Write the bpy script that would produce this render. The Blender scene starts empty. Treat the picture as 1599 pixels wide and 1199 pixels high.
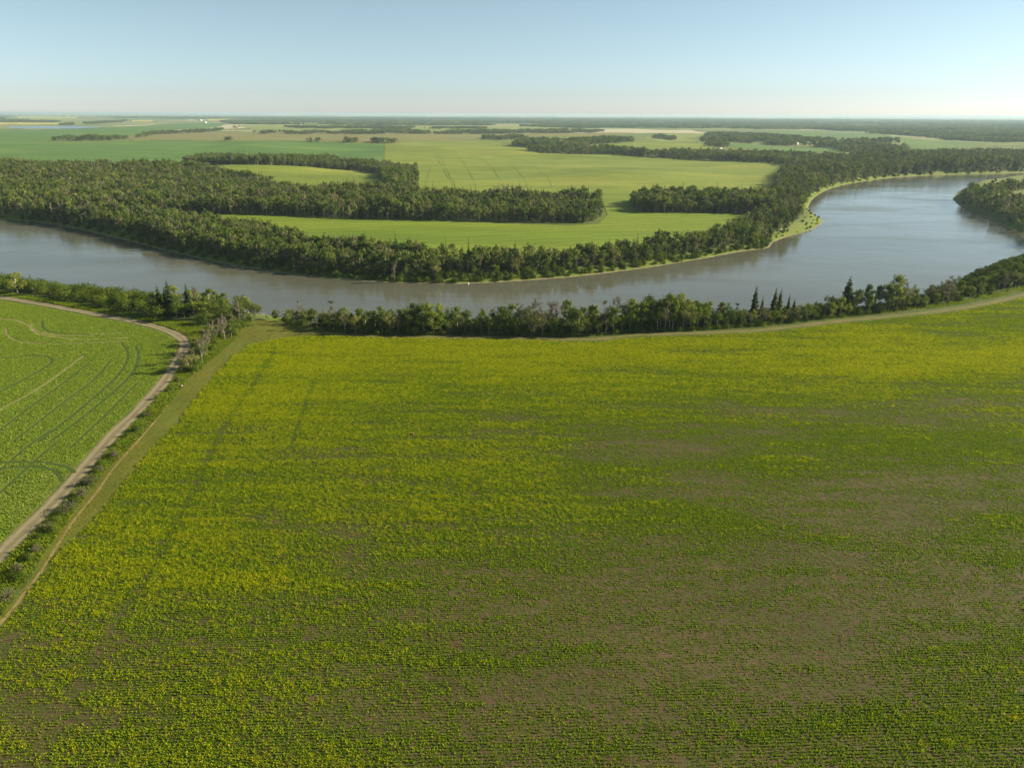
import bpy, math, random
import numpy as np
from mathutils import Vector, Matrix
from mathutils.geometry import delaunay_2d_cdt

R = math.radians
random.seed(7)
rng = np.random.default_rng(7)
scene = bpy.context.scene
COL = scene.collection

# ------------------------------------------------------------------ camera
CAM_H = 100.0
PITCH = R(20.80)
ROLL = 0.0041
FPX = 1109.0
PW, PH = 1599.0, 1199.0
FWD = np.array([0, math.cos(PITCH), -math.sin(PITCH)])
UP0 = np.array([0, math.sin(PITCH), math.cos(PITCH)])
RT0 = np.array([1.0, 0, 0])
RT = RT0 * math.cos(ROLL) + UP0 * math.sin(ROLL)
UPV = UP0 * math.cos(ROLL) - RT0 * math.sin(ROLL)
CAMP = np.array([0, 0, CAM_H])
cam = bpy.data.cameras.new('camera')
cam.sensor_fit = 'HORIZONTAL'
cam.sensor_width = 36.0
cam.lens = FPX / PW * 36.0
cam.clip_start = 1.0
cam.clip_end = 200000.0
camo = bpy.data.objects.new('camera', cam)
COL.objects.link(camo)
camo.matrix_world = Matrix(((RT[0], UPV[0], -FWD[0], 0), (RT[1], UPV[1], -FWD[1], 0),
                            (RT[2], UPV[2], -FWD[2], CAM_H), (0, 0, 0, 1)))
scene.camera = camo

# ------------------------------------------------------------------ sky, sun, exposure
SUN_AZ, SUN_EL = R(80), R(24)
world = bpy.data.worlds.new('World')
scene.world = world
world.use_nodes = True
wn = world.node_tree
sky = wn.nodes.new('ShaderNodeTexSky')
sky.sky_type = 'NISHITA'
sky.sun_disc = False
sky.sun_elevation = SUN_EL
sky.sun_rotation = SUN_AZ
sky.altitude = 500
sky.air_density = 0.7
sky.dust_density = 0.35
sky.ozone_density = 2.5
bg = wn.nodes['Background']
bg.inputs['Strength'].default_value = 0.05
hsv = wn.nodes.new('ShaderNodeHueSaturation')
hsv.inputs['Saturation'].default_value = 0.68
hsv.inputs['Hue'].default_value = 0.468
wn.links.new(sky.outputs[0], hsv.inputs['Color'])
wn.links.new(hsv.outputs[0], bg.inputs['Color'])
sl = bpy.data.lights.new('sun', 'SUN')
sl.energy = 5.0
sl.angle = R(0.5)
sl.color = (1.0, 0.86, 0.66)
so = bpy.data.objects.new('sun', sl)
COL.objects.link(so)
SDIR = Vector((math.cos(SUN_EL) * math.sin(SUN_AZ), math.cos(SUN_EL) * math.cos(SUN_AZ), math.sin(SUN_EL)))
so.rotation_euler = (-SDIR).to_track_quat('-Z', 'Y').to_euler()
so.location = (300, 100, 200)
scene.view_settings.view_transform = 'Standard'
scene.view_settings.look = 'None'
scene.view_settings.exposure = 1.4
scene.view_settings.gamma = 1.0
cy = scene.cycles
cy.use_denoising = True
cy.max_bounces = 5
cy.diffuse_bounces = 2
cy.glossy_bounces = 2
cy.transmission_bounces = 2
cy.volume_bounces = 1
cy.transparent_max_bounces = 4
cy.caustics_reflective = False
cy.caustics_refractive = False
HAZE_DENSITY = 0.000042


# ------------------------------------------------------------------ helpers: numbers
def ss(a, b, x):
    t = np.clip((np.asarray(x, float) - a) / (b - a), 0, 1)
    return t * t * (3 - 2 * t)


def _hash(ix, iy, s):
    h = (ix.astype(np.int64) * 374761393 + iy.astype(np.int64) * 668265263 + s * 974634777) & 0xffffffff
    h = ((h ^ (h >> 13)) * 1274126177) & 0xffffffff
    return ((h ^ (h >> 16)) & 0xffff) / 65535.0


def vnoise(x, y, s=0):
    ix, iy = np.floor(x), np.floor(y)
    fx, fy = x - ix, y - iy
    fx, fy = fx * fx * (3 - 2 * fx), fy * fy * (3 - 2 * fy)
    a = _hash(ix, iy, s) * (1 - fx) + _hash(ix + 1, iy, s) * fx
    b = _hash(ix, iy + 1, s) * (1 - fx) + _hash(ix + 1, iy + 1, s) * fx
    return (a * (1 - fy) + b * fy) * 2 - 1


def fbm(x, y, s=0, n=4):
    x, y = np.asarray(x, float), np.asarray(y, float)
    v, a = 0, 0.5
    for i in range(n):
        v = v + a * vnoise(x, y, s + i)
        x, y, a = x * 2.03 + 5.1, y * 2.03 + 1.7, a * 0.5
    return v


def inpoly(x, y, poly):
    poly = np.asarray(poly)
    ins = np.zeros(x.shape, bool)
    n = len(poly)
    for i in range(n):
        x1, y1 = poly[i]
        x2, y2 = poly[(i + 1) % n]
        if y1 == y2:
            continue
        c = ((y1 > y) != (y2 > y)) & (x < (x2 - x1) * (y - y1) / (y2 - y1) + x1)
        ins ^= c
    return ins


def segdist(x, y, pts, closed=False):
    pts = np.asarray(pts, float)
    d2 = np.full(x.shape, 1e18)
    n = len(pts)
    for i in range(n if closed else n - 1):
        a, b = pts[i], pts[(i + 1) % n]
        ab = b - a
        L = ab @ ab + 1e-9
        t = np.clip(((x - a[0]) * ab[0] + (y - a[1]) * ab[1]) / L, 0, 1)
        d2 = np.minimum(d2, (x - a[0] - t * ab[0]) ** 2 + (y - a[1] - t * ab[1]) ** 2)
    return np.sqrt(d2)


def smooth(pts, k=6):
    p = np.asarray(pts, float)
    p = np.vstack([2 * p[0] - p[1], p, 2 * p[-1] - p[-2]])
    out = []
    for i in range(1, len(p) - 2):
        for t in np.arange(k) / k:
            a, b, c, d = p[i - 1], p[i], p[i + 1], p[i + 2]
            out.append(0.5 * (2 * b + (c - a) * t + (2 * a - 5 * b + 4 * c - d) * t * t + (3 * b - a - 3 * c + d) * t ** 3))
    out.append(p[-2])
    return np.array(out)


# survey of the place: sight lines from the survey point meet the land
def on_plane(u, v, z=0.0):
    dx, dy = (u - PW / 2) / FPX, -(v - PH / 2) / FPX
    d = FWD + RT * dx + UPV * dy
    t = (z - CAM_H) / min(d[2], -1e-4)
    p = CAMP + d * t
    return p[0], p[1]


def to_px(x, y, z):
    q0, q1, q2 = x - CAMP[0], y - CAMP[1], z - CAMP[2]
    zc = q0 * FWD[0] + q1 * FWD[1] + q2 * FWD[2]
    u = PW / 2 + FPX * (q0 * RT[0] + q1 * RT[1] + q2 * RT[2]) / zc
    v = PH / 2 - FPX * (q0 * UPV[0] + q1 * UPV[1] + q2 * UPV[2]) / zc
    return u, v


# ------------------------------------------------------------------ the river and the land
WATER_Z = -10.0
FAR_SHORE = [(-420, 305), (-200, 322), (0, 342), (60, 347), (130, 360), (200, 377), (260, 392), (330, 408), (400, 421), (480, 432),
             (560, 439), (620, 442), (700, 444), (780, 441), (860, 436), (930, 429), (1000, 420), (1060, 411), (1110, 402),
             (1160, 393), (1200, 388), (1208, 379), (1235, 368), (1265, 360), (1279, 352), (1285, 345), (1272, 335), (1262, 325),
             (1268, 312), (1285, 300), (1310, 291), (1345, 284), (1400, 277), (1480, 273), (1560, 271), (1700, 267), (1900, 264)]
POINT_SHORE = [(1900, 273), (1700, 277), (1600, 283), (1530, 289), (1502, 296), (1491, 305), (1489, 312), (1497, 320), (1512, 327), (1535, 338),
               (1570, 352), (1590, 364), (1604, 378), (1640, 388)]
NEAR_SHORE = [(1640, 393), (1600, 400), (1560, 411), (1522, 425), (1497, 440), (1475, 460), (1400, 478), (1300, 494), (1200, 506),
              (1100, 513), (1000, 516), (880, 522), (700, 521), (560, 519), (480, 510), (440, 496), (400, 490), (340, 486),
              (270, 477), (200, 470), (130, 462), (60, 450), (0, 442), (-200, 414), (-420, 380)]
px_w = lambda L: [on_plane(u, v, WATER_Z) for u, v in L]
river_poly = np.array(list(smooth(px_w(FAR_SHORE), 3)) + list(smooth(px_w(POINT_SHORE), 3)) + list(smooth(px_w(NEAR_SHORE), 3)))
_ns = np.array(sorted(px_w(NEAR_SHORE)))


def is_near(x, y):
    lim = np.interp(x, _ns[:, 0], _ns[:, 1], left=_ns[0, 1], right=700)
    return y < lim + 2


def far_level(x, y):
    base = -6.0 + 6.0 * ss(520, 950, y)
    amp = ss(820, 1150, y) * (1 - 0.6 * ss(2500, 5000, y))
    und = 14.0 * fbm(x / 360.0 + 3.3, y / 480.0 + 1.2, 11, 2)
    und = und + 4.5 * fbm(x / 120.0 + 9.1, y / 190.0 + 4.4, 13, 2)
    return base + amp * und


def level(x, y):
    x, y = np.asarray(x, float), np.asarray(y, float)
    return np.where(is_near(x, y), 0.0, far_level(x, y))


def land(x, y):
    x, y = np.atleast_1d(np.asarray(x, float)), np.atleast_1d(np.asarray(y, float))
    h = level(x, y)
    m = (y > 150) & (y < 2600)
    xm, ym = x[m], y[m]
    if len(xm):
        d = segdist(xm, ym, river_poly, True)
        ins = inpoly(xm, ym, river_poly)
        near = is_near(xm, ym)
        d = d + np.where(ins, 0, 1.2 * fbm(xm / 14, ym / 14, 31, 3))
        w = np.where(near, np.where(xm > 190, 26.0, np.where(xm < -95, 30.0, 11.0)), 16.0)
        prof = np.where(d < 4, 0.10 * d / 4, 0.10 + 0.9 * ss(3, w, d))
        prof = np.clip(prof, 0, 1)
        hb = -10.08 + (h[m] + 10.08) * prof
        h[m] = np.where(ins, -10.1 - np.minimum(d * 0.12, 1.4), hb)
    return h


def ground_at(u, v, z=None):
    """a point of the land on the sight line of (u, v)"""
    if z is not None:
        return on_plane(u, v, z)
    zz = 0.0
    for _ in range(40):
        p = on_plane(u, v, zz)
        zz = 0.6 * zz + 0.4 * float(level(p[0], p[1]))
    return on_plane(u, v, zz)


def gpoly(L, z=None):
    return np.array([ground_at(u, v, z) for u, v in L])


# ------------------------------------------------------------------ helpers: materials
class NT:
    def __init__(self, name):
        self.m = bpy.data.materials.new(name)
        self.m.use_nodes = True
        self.t = self.m.node_tree
        self.b = self.t.nodes['Principled BSDF']
        self.out = self.t.nodes['Material Output']
        self.b.inputs['Roughness'].default_value = 0.9
        self.b.inputs['Specular IOR Level'].default_value = 0.15

    def n(self, typ, **kw):
        nd = self.t.nodes.new(typ)
        for k, v in kw.items():
            if isinstance(v, tuple) and k.startswith('i_'):
                pass
            setattr(nd, k, v)
        return nd

    def l(self, a, b):
        self.t.links.new(a, b)

    def pos(self, scale=(1, 1, 1), rot=0.0):
        g = self.n('ShaderNodeNewGeometry')
        mp = self.n('ShaderNodeMapping')
        mp.inputs['Scale'].default_value = scale
        mp.inputs['Rotation'].default_value = (0, 0, rot)
        self.l(g.outputs['Position'], mp.inputs['Vector'])
        return mp.outputs[0]

    def noise(self, scale, detail=4, vec=None, rough=0.55, dist=0.0):
        nd = self.n('ShaderNodeTexNoise')
        nd.inputs['Scale'].default_value = scale
        nd.inputs['Detail'].default_value = detail
        nd.inputs['Roughness'].default_value = rough
        nd.inputs['Distortion'].default_value = dist
        if vec is None:
            vec = self.pos()
        self.l(vec, nd.inputs['Vector'])
        return nd.outputs['Fac']

    def ramp(self, fac, stops, interp='LINEAR'):
        r = self.n('ShaderNodeValToRGB')
        r.color_ramp.interpolation = interp
        el = r.color_ramp.elements
        while len(el) < len(stops):
            el.new(0.5)
        for e, (p, c) in zip(el, stops):
            e.position = p
            e.color = (c if isinstance(c, tuple) else (c, c, c)) + (1,)
        self.l(fac, r.inputs[0])
        return r.outputs[0]

    def mix(self, fac, a, b, mode='MIX'):
        m = self.n('ShaderNodeMix', data_type='RGBA', blend_type=mode)
        for sock, v in ((m.inputs[0], fac), (m.inputs[6], a), (m.inputs[7], b)):
            if isinstance(v, (int, float)):
                sock.default_value = v
            elif isinstance(v, tuple):
                sock.default_value = v + (1,)
            else:
                self.l(v, sock)
        return m.outputs[2]

    def math(self, op, a, b=0.0):
        m = self.n('ShaderNodeMath', operation=op)
        for sock, v in ((m.inputs[0], a), (m.inputs[1], b)):
            if isinstance(v, (int, float)):
                sock.default_value = v
            else:
                self.l(v, sock)
        return m.outputs[0]

    def attr(self, name, typ='GEOMETRY'):
        a = self.n('ShaderNodeAttribute', attribute_name=name, attribute_type=typ)
        return a.outputs['Fac']

    def bump(self, h, strength=0.5, dist=0.2):
        b = self.n('ShaderNodeBump')
        b.inputs['Strength'].default_value = strength
        b.inputs['Distance'].default_value = dist
        self.l(h, b.inputs['Height'])
        self.l(b.outputs[0], self.b.inputs['Normal'])

    def color(self, c):
        if isinstance(c, tuple):
            self.b.inputs['Base Color'].default_value = c + (1,)
        else:
            self.l(c, self.b.inputs['Base Color'])
        return self.m


def leaf_mat(name, c1, c2, c3, trans=0.3, rnd=0.5):
    k = NT(name)
    g = k.n('ShaderNodeNewGeometry')
    oi = k.n('ShaderNodeObjectInfo')
    a = k.ramp(g.outputs['Random Per Island'], [(0.0, c1), (0.55, c2), (1.0, c3)])
    hs = k.n('ShaderNodeHueSaturation')
    k.l(a, hs.inputs['Color'])
    v = k.math('MULTIPLY_ADD', oi.outputs['Random'], rnd)
    v.node.inputs[2].default_value = 1 - rnd / 2
    k.l(v, hs.inputs['Value'])
    h2 = k.math('MULTIPLY_ADD', oi.outputs['Random'], -0.035)
    h2.node.inputs[2].default_value = 0.517
    k.l(h2, hs.inputs['Hue'])
    c = hs.outputs[0]
    d = k.n('ShaderNodeBsdfDiffuse')
    t = k.n('ShaderNodeBsdfTranslucent')
    m = k.n('ShaderNodeMixShader')
    m.inputs[0].default_value = trans
    k.l(c, d.inputs[0])
    k.l(c, t.inputs[0])
    k.l(d.outputs[0], m.inputs[1])
    k.l(t.outputs[0], m.inputs[2])
    k.l(m.outputs[0], k.out.inputs[0])
    return k.m


def field_mat(name, dark, mid, light, scale=0.02, stretch=(1, 1, 1), rot=0.0, bump=0.6, fine=0.6, soil=None):
    k = NT(name)
    big = k.noise(scale, 5, k.pos(stretch, rot))
    c = k.ramp(big, [(0.3, dark), (0.5, mid), (0.72, light)])
    f = k.noise(fine, 3)
    c = k.mix(0.45, c, k.ramp(f, [(0.25, 0.45), (0.75, 1.0)]), 'MULTIPLY')
    wv = k.n('ShaderNodeTexWave', wave_type='BANDS', bands_direction='X')
    wv.inputs['Scale'].default_value = 0.02
    wv.inputs['Distortion'].default_value = 3.0
    wv.inputs['Detail'].default_value = 3
    k.l(k.pos((1, 1, 1), 1.25 + rot), wv.inputs['Vector'])
    c = k.mix(0.28, c, k.ramp(wv.outputs['Fac'], [(0.1, 0.55), (0.6, 1.0)]), 'MULTIPLY')
    c = k.mix(0.35, c, k.ramp(k.noise(scale * 4, 6, k.pos(stretch, rot)), [(0.35, 0.55), (0.65, 1.0)]), 'MULTIPLY')
    if soil:
        c = k.mix(k.ramp(k.noise(scale * 2.6, 4, k.pos(stretch, rot)), [(0.60, 0.0), (0.75, 0.7)]), c, soil)
    k.bump(f, bump, 0.4)
    return k.color(c)


M = {}
M['leaf_poplar'] = leaf_mat('poplar leaves', (0.095, 0.138, 0.02), (0.132, 0.178, 0.027), (0.175, 0.215, 0.04), 0.4, 0.7)
M['leaf_poplar_grey'] = leaf_mat('grey poplar leaves', (0.125, 0.145, 0.042), (0.165, 0.182, 0.052), (0.2, 0.215, 0.07), 0.42, 0.5)
M['leaf_poplar_dark'] = leaf_mat('dark poplar leaves', (0.065, 0.11, 0.013), (0.095, 0.145, 0.017), (0.13, 0.175, 0.026), 0.36, 0.5)
M['leaf_far'] = leaf_mat('forest leaves', (0.088, 0.132, 0.024), (0.122, 0.166, 0.03), (0.16, 0.195, 0.042), 0.38, 0.8)
M['leaf_far2'] = leaf_mat('dark forest leaves', (0.058, 0.1, 0.017), (0.082, 0.13, 0.022), (0.115, 0.16, 0.03), 0.34, 0.6)
M['leaf_far3'] = leaf_mat('grey forest leaves', (0.12, 0.13, 0.05), (0.155, 0.16, 0.062), (0.185, 0.185, 0.075), 0.36, 0.5)
M['leaf_bush'] = leaf_mat('bush leaves', (0.05, 0.085, 0.009), (0.074, 0.115, 0.013), (0.11, 0.145, 0.021), 0.34, 0.5)
M['leaf_spruce'] = leaf_mat('spruce needles', (0.032, 0.05, 0.018), (0.048, 0.068, 0.023), (0.068, 0.084, 0.03), 0.1, 0.4)
M['leaf_dry'] = leaf_mat('dry twigs and leaves', (0.13, 0.115, 0.07), (0.17, 0.15, 0.10), (0.12, 0.13, 0.05), 0.2)
M['leaf_willow'] = leaf_mat('grey bush twigs', (0.085, 0.085, 0.045), (0.12, 0.11, 0.07), (0.10, 0.12, 0.04), 0.2)


def bark(name, c1, c2):
    k = NT(name)
    return k.color(k.ramp(k.noise(1.6, 5, k.pos((1, 1, 0.35))), [(0.3, c1), (0.7, c2)]))


M['bark_pale'] = bark('pale bark', (0.20, 0.18, 0.14), (0.42, 0.39, 0.32))
M['bark_dark'] = bark('dark bark', (0.05, 0.04, 0.03), (0.13, 0.10, 0.07))
M['bark_dead'] = bark('bleached wood', (0.20, 0.17, 0.13), (0.40, 0.36, 0.30))

# ------------------------------------------------------------------ helpers: meshes


def link(o, parent=None):
    COL.objects.link(o)
    if parent is not None:
        o.parent = parent
    return o


def tag(o, label=None, cat=None, group=None, kind=None):
    if label:
        o['label'] = label
    if cat:
        o['category'] = cat
    if group:
        o['group'] = group
    if kind:
        o['kind'] = kind
    return o


def fast_mesh(name, V, F, mats, midx=None, smooth_=False):
    V = np.asarray(V, np.float32)
    F = np.asarray(F, np.int32)
    me = bpy.data.meshes.new(name)
    k = F.shape[1]
    me.vertices.add(len(V))
    me.vertices.foreach_set('co', V.ravel())
    me.loops.add(F.size)
    me.loops.foreach_set('vertex_index', F.ravel())
    me.polygons.add(len(F))
    me.polygons.foreach_set('loop_start', np.arange(0, F.size, k, dtype=np.int32))
    me.polygons.foreach_set('loop_total', np.full(len(F), k, np.int32))
    for m in (mats if isinstance(mats, (list, tuple)) else [mats]):
        me.materials.append(m)
    if midx is not None:
        me.polygons.foreach_set('material_index', np.asarray(midx, np.int32))
    if smooth_:
        me.polygons.foreach_set('use_smooth', np.ones(len(F), bool))
    me.update(calc_edges=True)
    return me


def structure(name, me, label, zoff=None):
    o = bpy.data.objects.new(name, me)
    link(o)
    tag(o, label, None, None, 'structure')
    return o


def sheet(name, poly, step, zoff, mat, label, rough_edge=0.0):
    """a patch of land cover draped over the ground"""
    poly = np.asarray(poly, float)
    b = []
    n = len(poly)
    for i in range(n):
        p, q = poly[i], poly[(i + 1) % n]
        m = max(1, int(np.linalg.norm(q - p) / step))
        for t in np.arange(m) / m:
            b.append(p + (q - p) * t)
    b = np.array(b)
    if rough_edge:
        b = b + rough_edge * np.stack([fbm(b[:, 0] / 9, b[:, 1] / 9, 5, 3), fbm(b[:, 0] / 9 + 50, b[:, 1] / 9, 6, 3)], 1)
    lo, hi = poly.min(0), poly.max(0)
    gx, gy = np.meshgrid(np.arange(lo[0], hi[0], step), np.arange(lo[1], hi[1], step))
    gx, gy = gx.ravel(), gy.ravel()
    gx = gx + rng.uniform(-.2, .2, gx.shape) * step
    ok = inpoly(gx, gy, poly)
    gx, gy = gx[ok], gy[ok]
    if len(gx):
        far = segdist(gx, gy, b[::1], True) > step * 0.4
        gx, gy = gx[far], gy[far]
    pts = [Vector((float(p[0]), float(p[1]))) for p in b] + [Vector((float(p), float(q))) for p, q in zip(gx, gy)]
    vs, _, fs, *_ = delaunay_2d_cdt(pts, [], [list(range(len(b)))], 1, 1e-4)
    xy = np.array([(v.x, v.y) for v in vs])
    z = level(xy[:, 0], xy[:, 1]) + zoff
    fs = [f if True else f for f in fs]
    me = fast_mesh(name, np.column_stack([xy, z]), [tuple(f) for f in fs if len(f) == 3], mat, smooth_=True)
    return structure(name, me, label)


def ribbon(name, line, width, zoff, mat, label, cols=8, wob=0.15, zfun=level, k=6):
    c = smooth(line, k)
    t = np.gradient(c, axis=0)
    t /= np.linalg.norm(t, axis=1)[:, None] + 1e-9
    nrm = np.stack([t[:, 1], -t[:, 0]], 1)
    a = np.linspace(-1, 1, cols + 1)
    w = width / 2 * (1 + wob * fbm(np.arange(len(c)) / 3.0, np.zeros(len(c)), 3, 3))
    P = c[:, None, :] + nrm[:, None, :] * (a[None, :, None] * w[:, None, None])
    P = P.reshape(-1, 2)
    V = np.column_stack([P, zfun(P[:, 0], P[:, 1]) + zoff])
    n, m = len(c), cols + 1
    i = np.arange(n - 1)[:, None] * m + np.arange(m - 1)[None, :]
    i = i.ravel()
    F = np.stack([i, i + 1, i + m + 1, i + m], 1)
    me = fast_mesh(name, V, F, mat)
    at = me.attributes.new('across', 'FLOAT', 'POINT')
    at.data.foreach_set('value', np.tile(a, n).astype(np.float32))
    # faces look up
    me.update()
    if me.polygons[0].normal.z < 0:
        me.flip_normals()
    return structure(name, me, label)


def tube(P, r, sides=6):
    P = np.asarray(P, float)
    r = np.asarray(r, float)
    V, F = [], []
    ang = np.arange(sides) * 2 * math.pi / sides
    for i, p in enumerate(P):
        d = P[min(i + 1, len(P) - 1)] - P[max(i - 1, 0)]
        d = d / (np.linalg.norm(d) + 1e-9)
        a = np.cross(d, [0.31, 0.95, 0.1])
        a /= np.linalg.norm(a) + 1e-9
        b = np.cross(d, a)
        V.append(p + r[i] * (np.cos(ang)[:, None] * a + np.sin(ang)[:, None] * b))
    for i in range(len(P) - 1):
        for j in range(sides):
            q = (j + 1) % sides
            F.append((i * sides + j, i * sides + q, (i + 1) * sides + q, (i + 1) * sides + j))
    return np.vstack(V), np.array(F)


def join(parts):
    V, F, o = [], [], 0
    for v, f in parts:
        V.append(v)
        F.append(np.asarray(f) + o)
        o += len(v)
    return np.vstack(V), np.vstack(F)


def quads(C, size, r, up=0.0, aspect=0.75, out=None):
    """loose leaf faces at C"""
    n = len(C)
    a = r.normal(size=(n, 3))
    a[:, 2] *= (1 - up)
    a /= np.linalg.norm(a, axis=1)[:, None]
    b = np.cross(a, r.normal(size=(n, 3)))
    b /= np.linalg.norm(b, axis=1)[:, None]
    if out is not None:
        nn = out / (np.linalg.norm(out, axis=1)[:, None] + 1e-9) + r.normal(0, 0.38, (n, 3)) + [0, 0, 0.25]
        nn /= np.linalg.norm(nn, axis=1)[:, None]
        a = np.cross(nn, r.normal(size=(n, 3)))
        a /= np.linalg.norm(a, axis=1)[:, None]
        b = np.cross(nn, a)
    s = (np.ones(n) * size) * r.uniform(0.6, 1.3, n)
    a *= s[:, None] * 0.5
    b *= s[:, None] * 0.5 * aspect
    V = np.stack([C - a - b * .6, C + a * .2 - b, C + a + b * .5, C - a * .3 + b], 1).reshape(-1, 3)
    F = np.arange(4 * n).reshape(-1, 4)
    return V, F


# ------------------------------------------------------------------ tree kinds (1 unit = 1 metre)
def poplar(seed, H, W, base=0.30, n=1300, leaf=0.46, limbs=11, lean=0.5, sparse=1.0):
    r = np.random.default_rng(seed)
    k = 7
    zs = np.linspace(-0.3, H * 0.9, k)
    bend = np.cumsum(r.normal(0, 0.12 * lean, (k, 2)), 0)
    tr = np.column_stack([bend, zs])
    R0 = 0.016 * H
    parts = [tube(tr, np.linspace(R0, 0.03, k) + 0.02, 6)]
    cl = []
    for i in range(limbs):
        f = r.uniform(base, 0.86)
        p = np.array([np.interp(f * H * 0.9, zs, tr[:, 0]), np.interp(f * H * 0.9, zs, tr[:, 1]), f * H * 0.9])
        a = i * 2.4 + r.uniform(-.5, .5)
        prof = math.sin(math.pi * min(1, max(0.12, (f - base + 0.18) / (1.1 - base))) ** 0.8)
        L = W * 0.5 * (0.35 + 0.75 * prof) * r.uniform(0.6, 1.15)
        e = p + np.array([math.cos(a) * L, math.sin(a) * L, L * r.uniform(0.5, 1.1)])
        mid = (p + e) / 2 + np.array([0, 0, -0.08 * L])
        parts.append(tube([p, mid, e], [R0 * 0.42, R0 * 0.27, 0.03], 4))
        cl.append((e, r.uniform(0.16, 0.30) * W))
        cl.append((mid + r.normal(0, 0.25, 3), r.uniform(0.12, 0.22) * W))
    cl.append((np.array([tr[-1, 0], tr[-1, 1], H * 0.90]), 0.2 * W))
    cl.append((np.array([tr[-1, 0], tr[-1, 1], H * 0.80]), 0.24 * W))
    V1, F1 = join(parts)
    wts = np.array([c[1] ** 2 for c in cl])
    wts = wts / wts.sum()
    C, O = [], []
    for (c, rad), w in zip(cl, wts):
        m = max(4, int(n * w * sparse))
        d = r.normal(size=(m, 3))
        d /= np.linalg.norm(d, axis=1)[:, None]
        d[:, 2] *= 0.72
        C.append(c + d * rad * (r.uniform(0.15, 1, m) ** 0.45)[:, None])
        O.append(d + 0.45 * (c - [0, 0, H * 0.55]) / (0.4 * H))
    C = np.vstack(C)
    V2, F2 = quads(C, leaf, r, 0.3, 0.8, np.vstack(O))
    return (V1, F1), (V2, F2)


def spruce(seed, H, W, whorls=20, per=9, leaf=1.0):
    r = np.random.default_rng(seed)
    tr = tube([(0, 0, -0.3), (0, 0, H * .5), (0, 0, H)], [0.017 * H, 0.010 * H, 0.015], 6)
    V, F, o = [], [], 0
    for i in range(whorls):
        f = i / (whorls - 1)
        z = H * (0.10 + 0.89 * f)
        L = W * 0.5 * (1 - f) ** 0.85 * r.uniform(0.75, 1.15) + 0.16
        m = max(4, int(per * (1 - 0.45 * f)))
        for j in range(m):
            if r.random() < 0.10:
                continue
            a = 2 * math.pi * (j + r.uniform(-.35, .35)) / m + i * 1.3
            l = L * r.uniform(0.65, 1.15)
            d = np.array([math.cos(a), math.sin(a), 0])
            s = np.array([-math.sin(a), math.cos(a), 0]) * (0.16 + 0.26 * l) * leaf
            z0 = z + r.uniform(-.2, .2)
            p0 = np.array([0, 0, z0]) + d * 0.05
            p1 = p0 + d * l * .55 - np.array([0, 0, 0.12 * l])
            p2 = p0 + d * l - np.array([0, 0, 0.42 * l])
            dz = np.array([0, 0, -0.30 * l - 0.12])
            V += [p0 - s * .4, p0 + s * .4, p1 + s, p1 - s, p2]
            F += [(o, o + 1, o + 2, o + 3), (o + 3, o + 2, o + 4, o + 4)]
            V += [p0 + dz * .3, p1 + dz, p2]
            o2 = o + 5
            F += [(o, o2, o2 + 1, o + 3), (o + 3, o2 + 1, o2 + 2, o2 + 2)]
            o += 8
    V = np.array(V)
    F4 = np.array([f for f in F if f[2] != f[3]])
    F3 = np.array([f for f in F if f[2] == f[3]])
    # close the tip faces as thin quads
    ex = []
    W4 = []
    base = len(V)
    for f in F3:
        ex.append(V[f[2]] + np.array([0, 0, 0.03]))
        W4.append((f[0], f[1], f[2], base + len(ex) - 1))
    V = np.vstack([V, np.array(ex)])
    return tr, (V, np.vstack([F4, np.array(W4)]))


def dead(seed, H, W, twigs=800, n=330):
    r = np.random.default_rng(seed)
    k = 6
    zs = np.linspace(-0.3, H, k)
    tr = np.column_stack([np.cumsum(r.normal(0, 0.16, (k, 2)), 0), zs])
    R0 = 0.015 * H
    parts = [tube(tr, np.linspace(R0, 0.03, k), 5)]
    ends = []
    for i in range(13):
        f = r.uniform(0.25, 0.95)
        p = np.array([np.interp(f * H, zs, tr[:, 0]), np.interp(f * H, zs, tr[:, 1]), f * H])
        a = i * 2.4 + r.uniform(-.4, .4)
        L = W * 0.5 * r.uniform(0.5, 1.1) * (1.1 - 0.6 * f)
        e = p + np.array([math.cos(a) * L, math.sin(a) * L, L * r.uniform(0.5, 1.3)])
        parts.append(tube([p, (p + e) / 2 + [0, 0, -.05 * L], e], [R0 * .45, R0 * .3, 0.025], 4))
        for q in range(3):
            t = r.uniform(0.4, 1)
            s = p + (e - p) * t
            e2 = s + r.normal(0, 1, 3) * [0.6, 0.6, 0.3] * L * .5 + [0, 0, .35 * L]
            parts.append(tube([s, e2], [0.05, 0.02], 3))
            ends.append((s, e2))
    V1, F1 = join(parts)
    ends = np.array(ends)
    i = r.integers(0, len(ends), twigs + n)
    t = r.uniform(0.2, 1.1, twigs + n)[:, None]
    C = ends[i, 0] + (ends[i, 1] - ends[i, 0]) * t + r.normal(0, 0.3, (twigs + n, 3))
    V2, F2 = quads(C[:twigs], 0.8, r, -0.8, 0.12)
    V3, F3 = quads(C[twigs:], 0.30, r, 0.2)
    return (V1, F1), join([(V2, F2), (V3, F3)])


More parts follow.
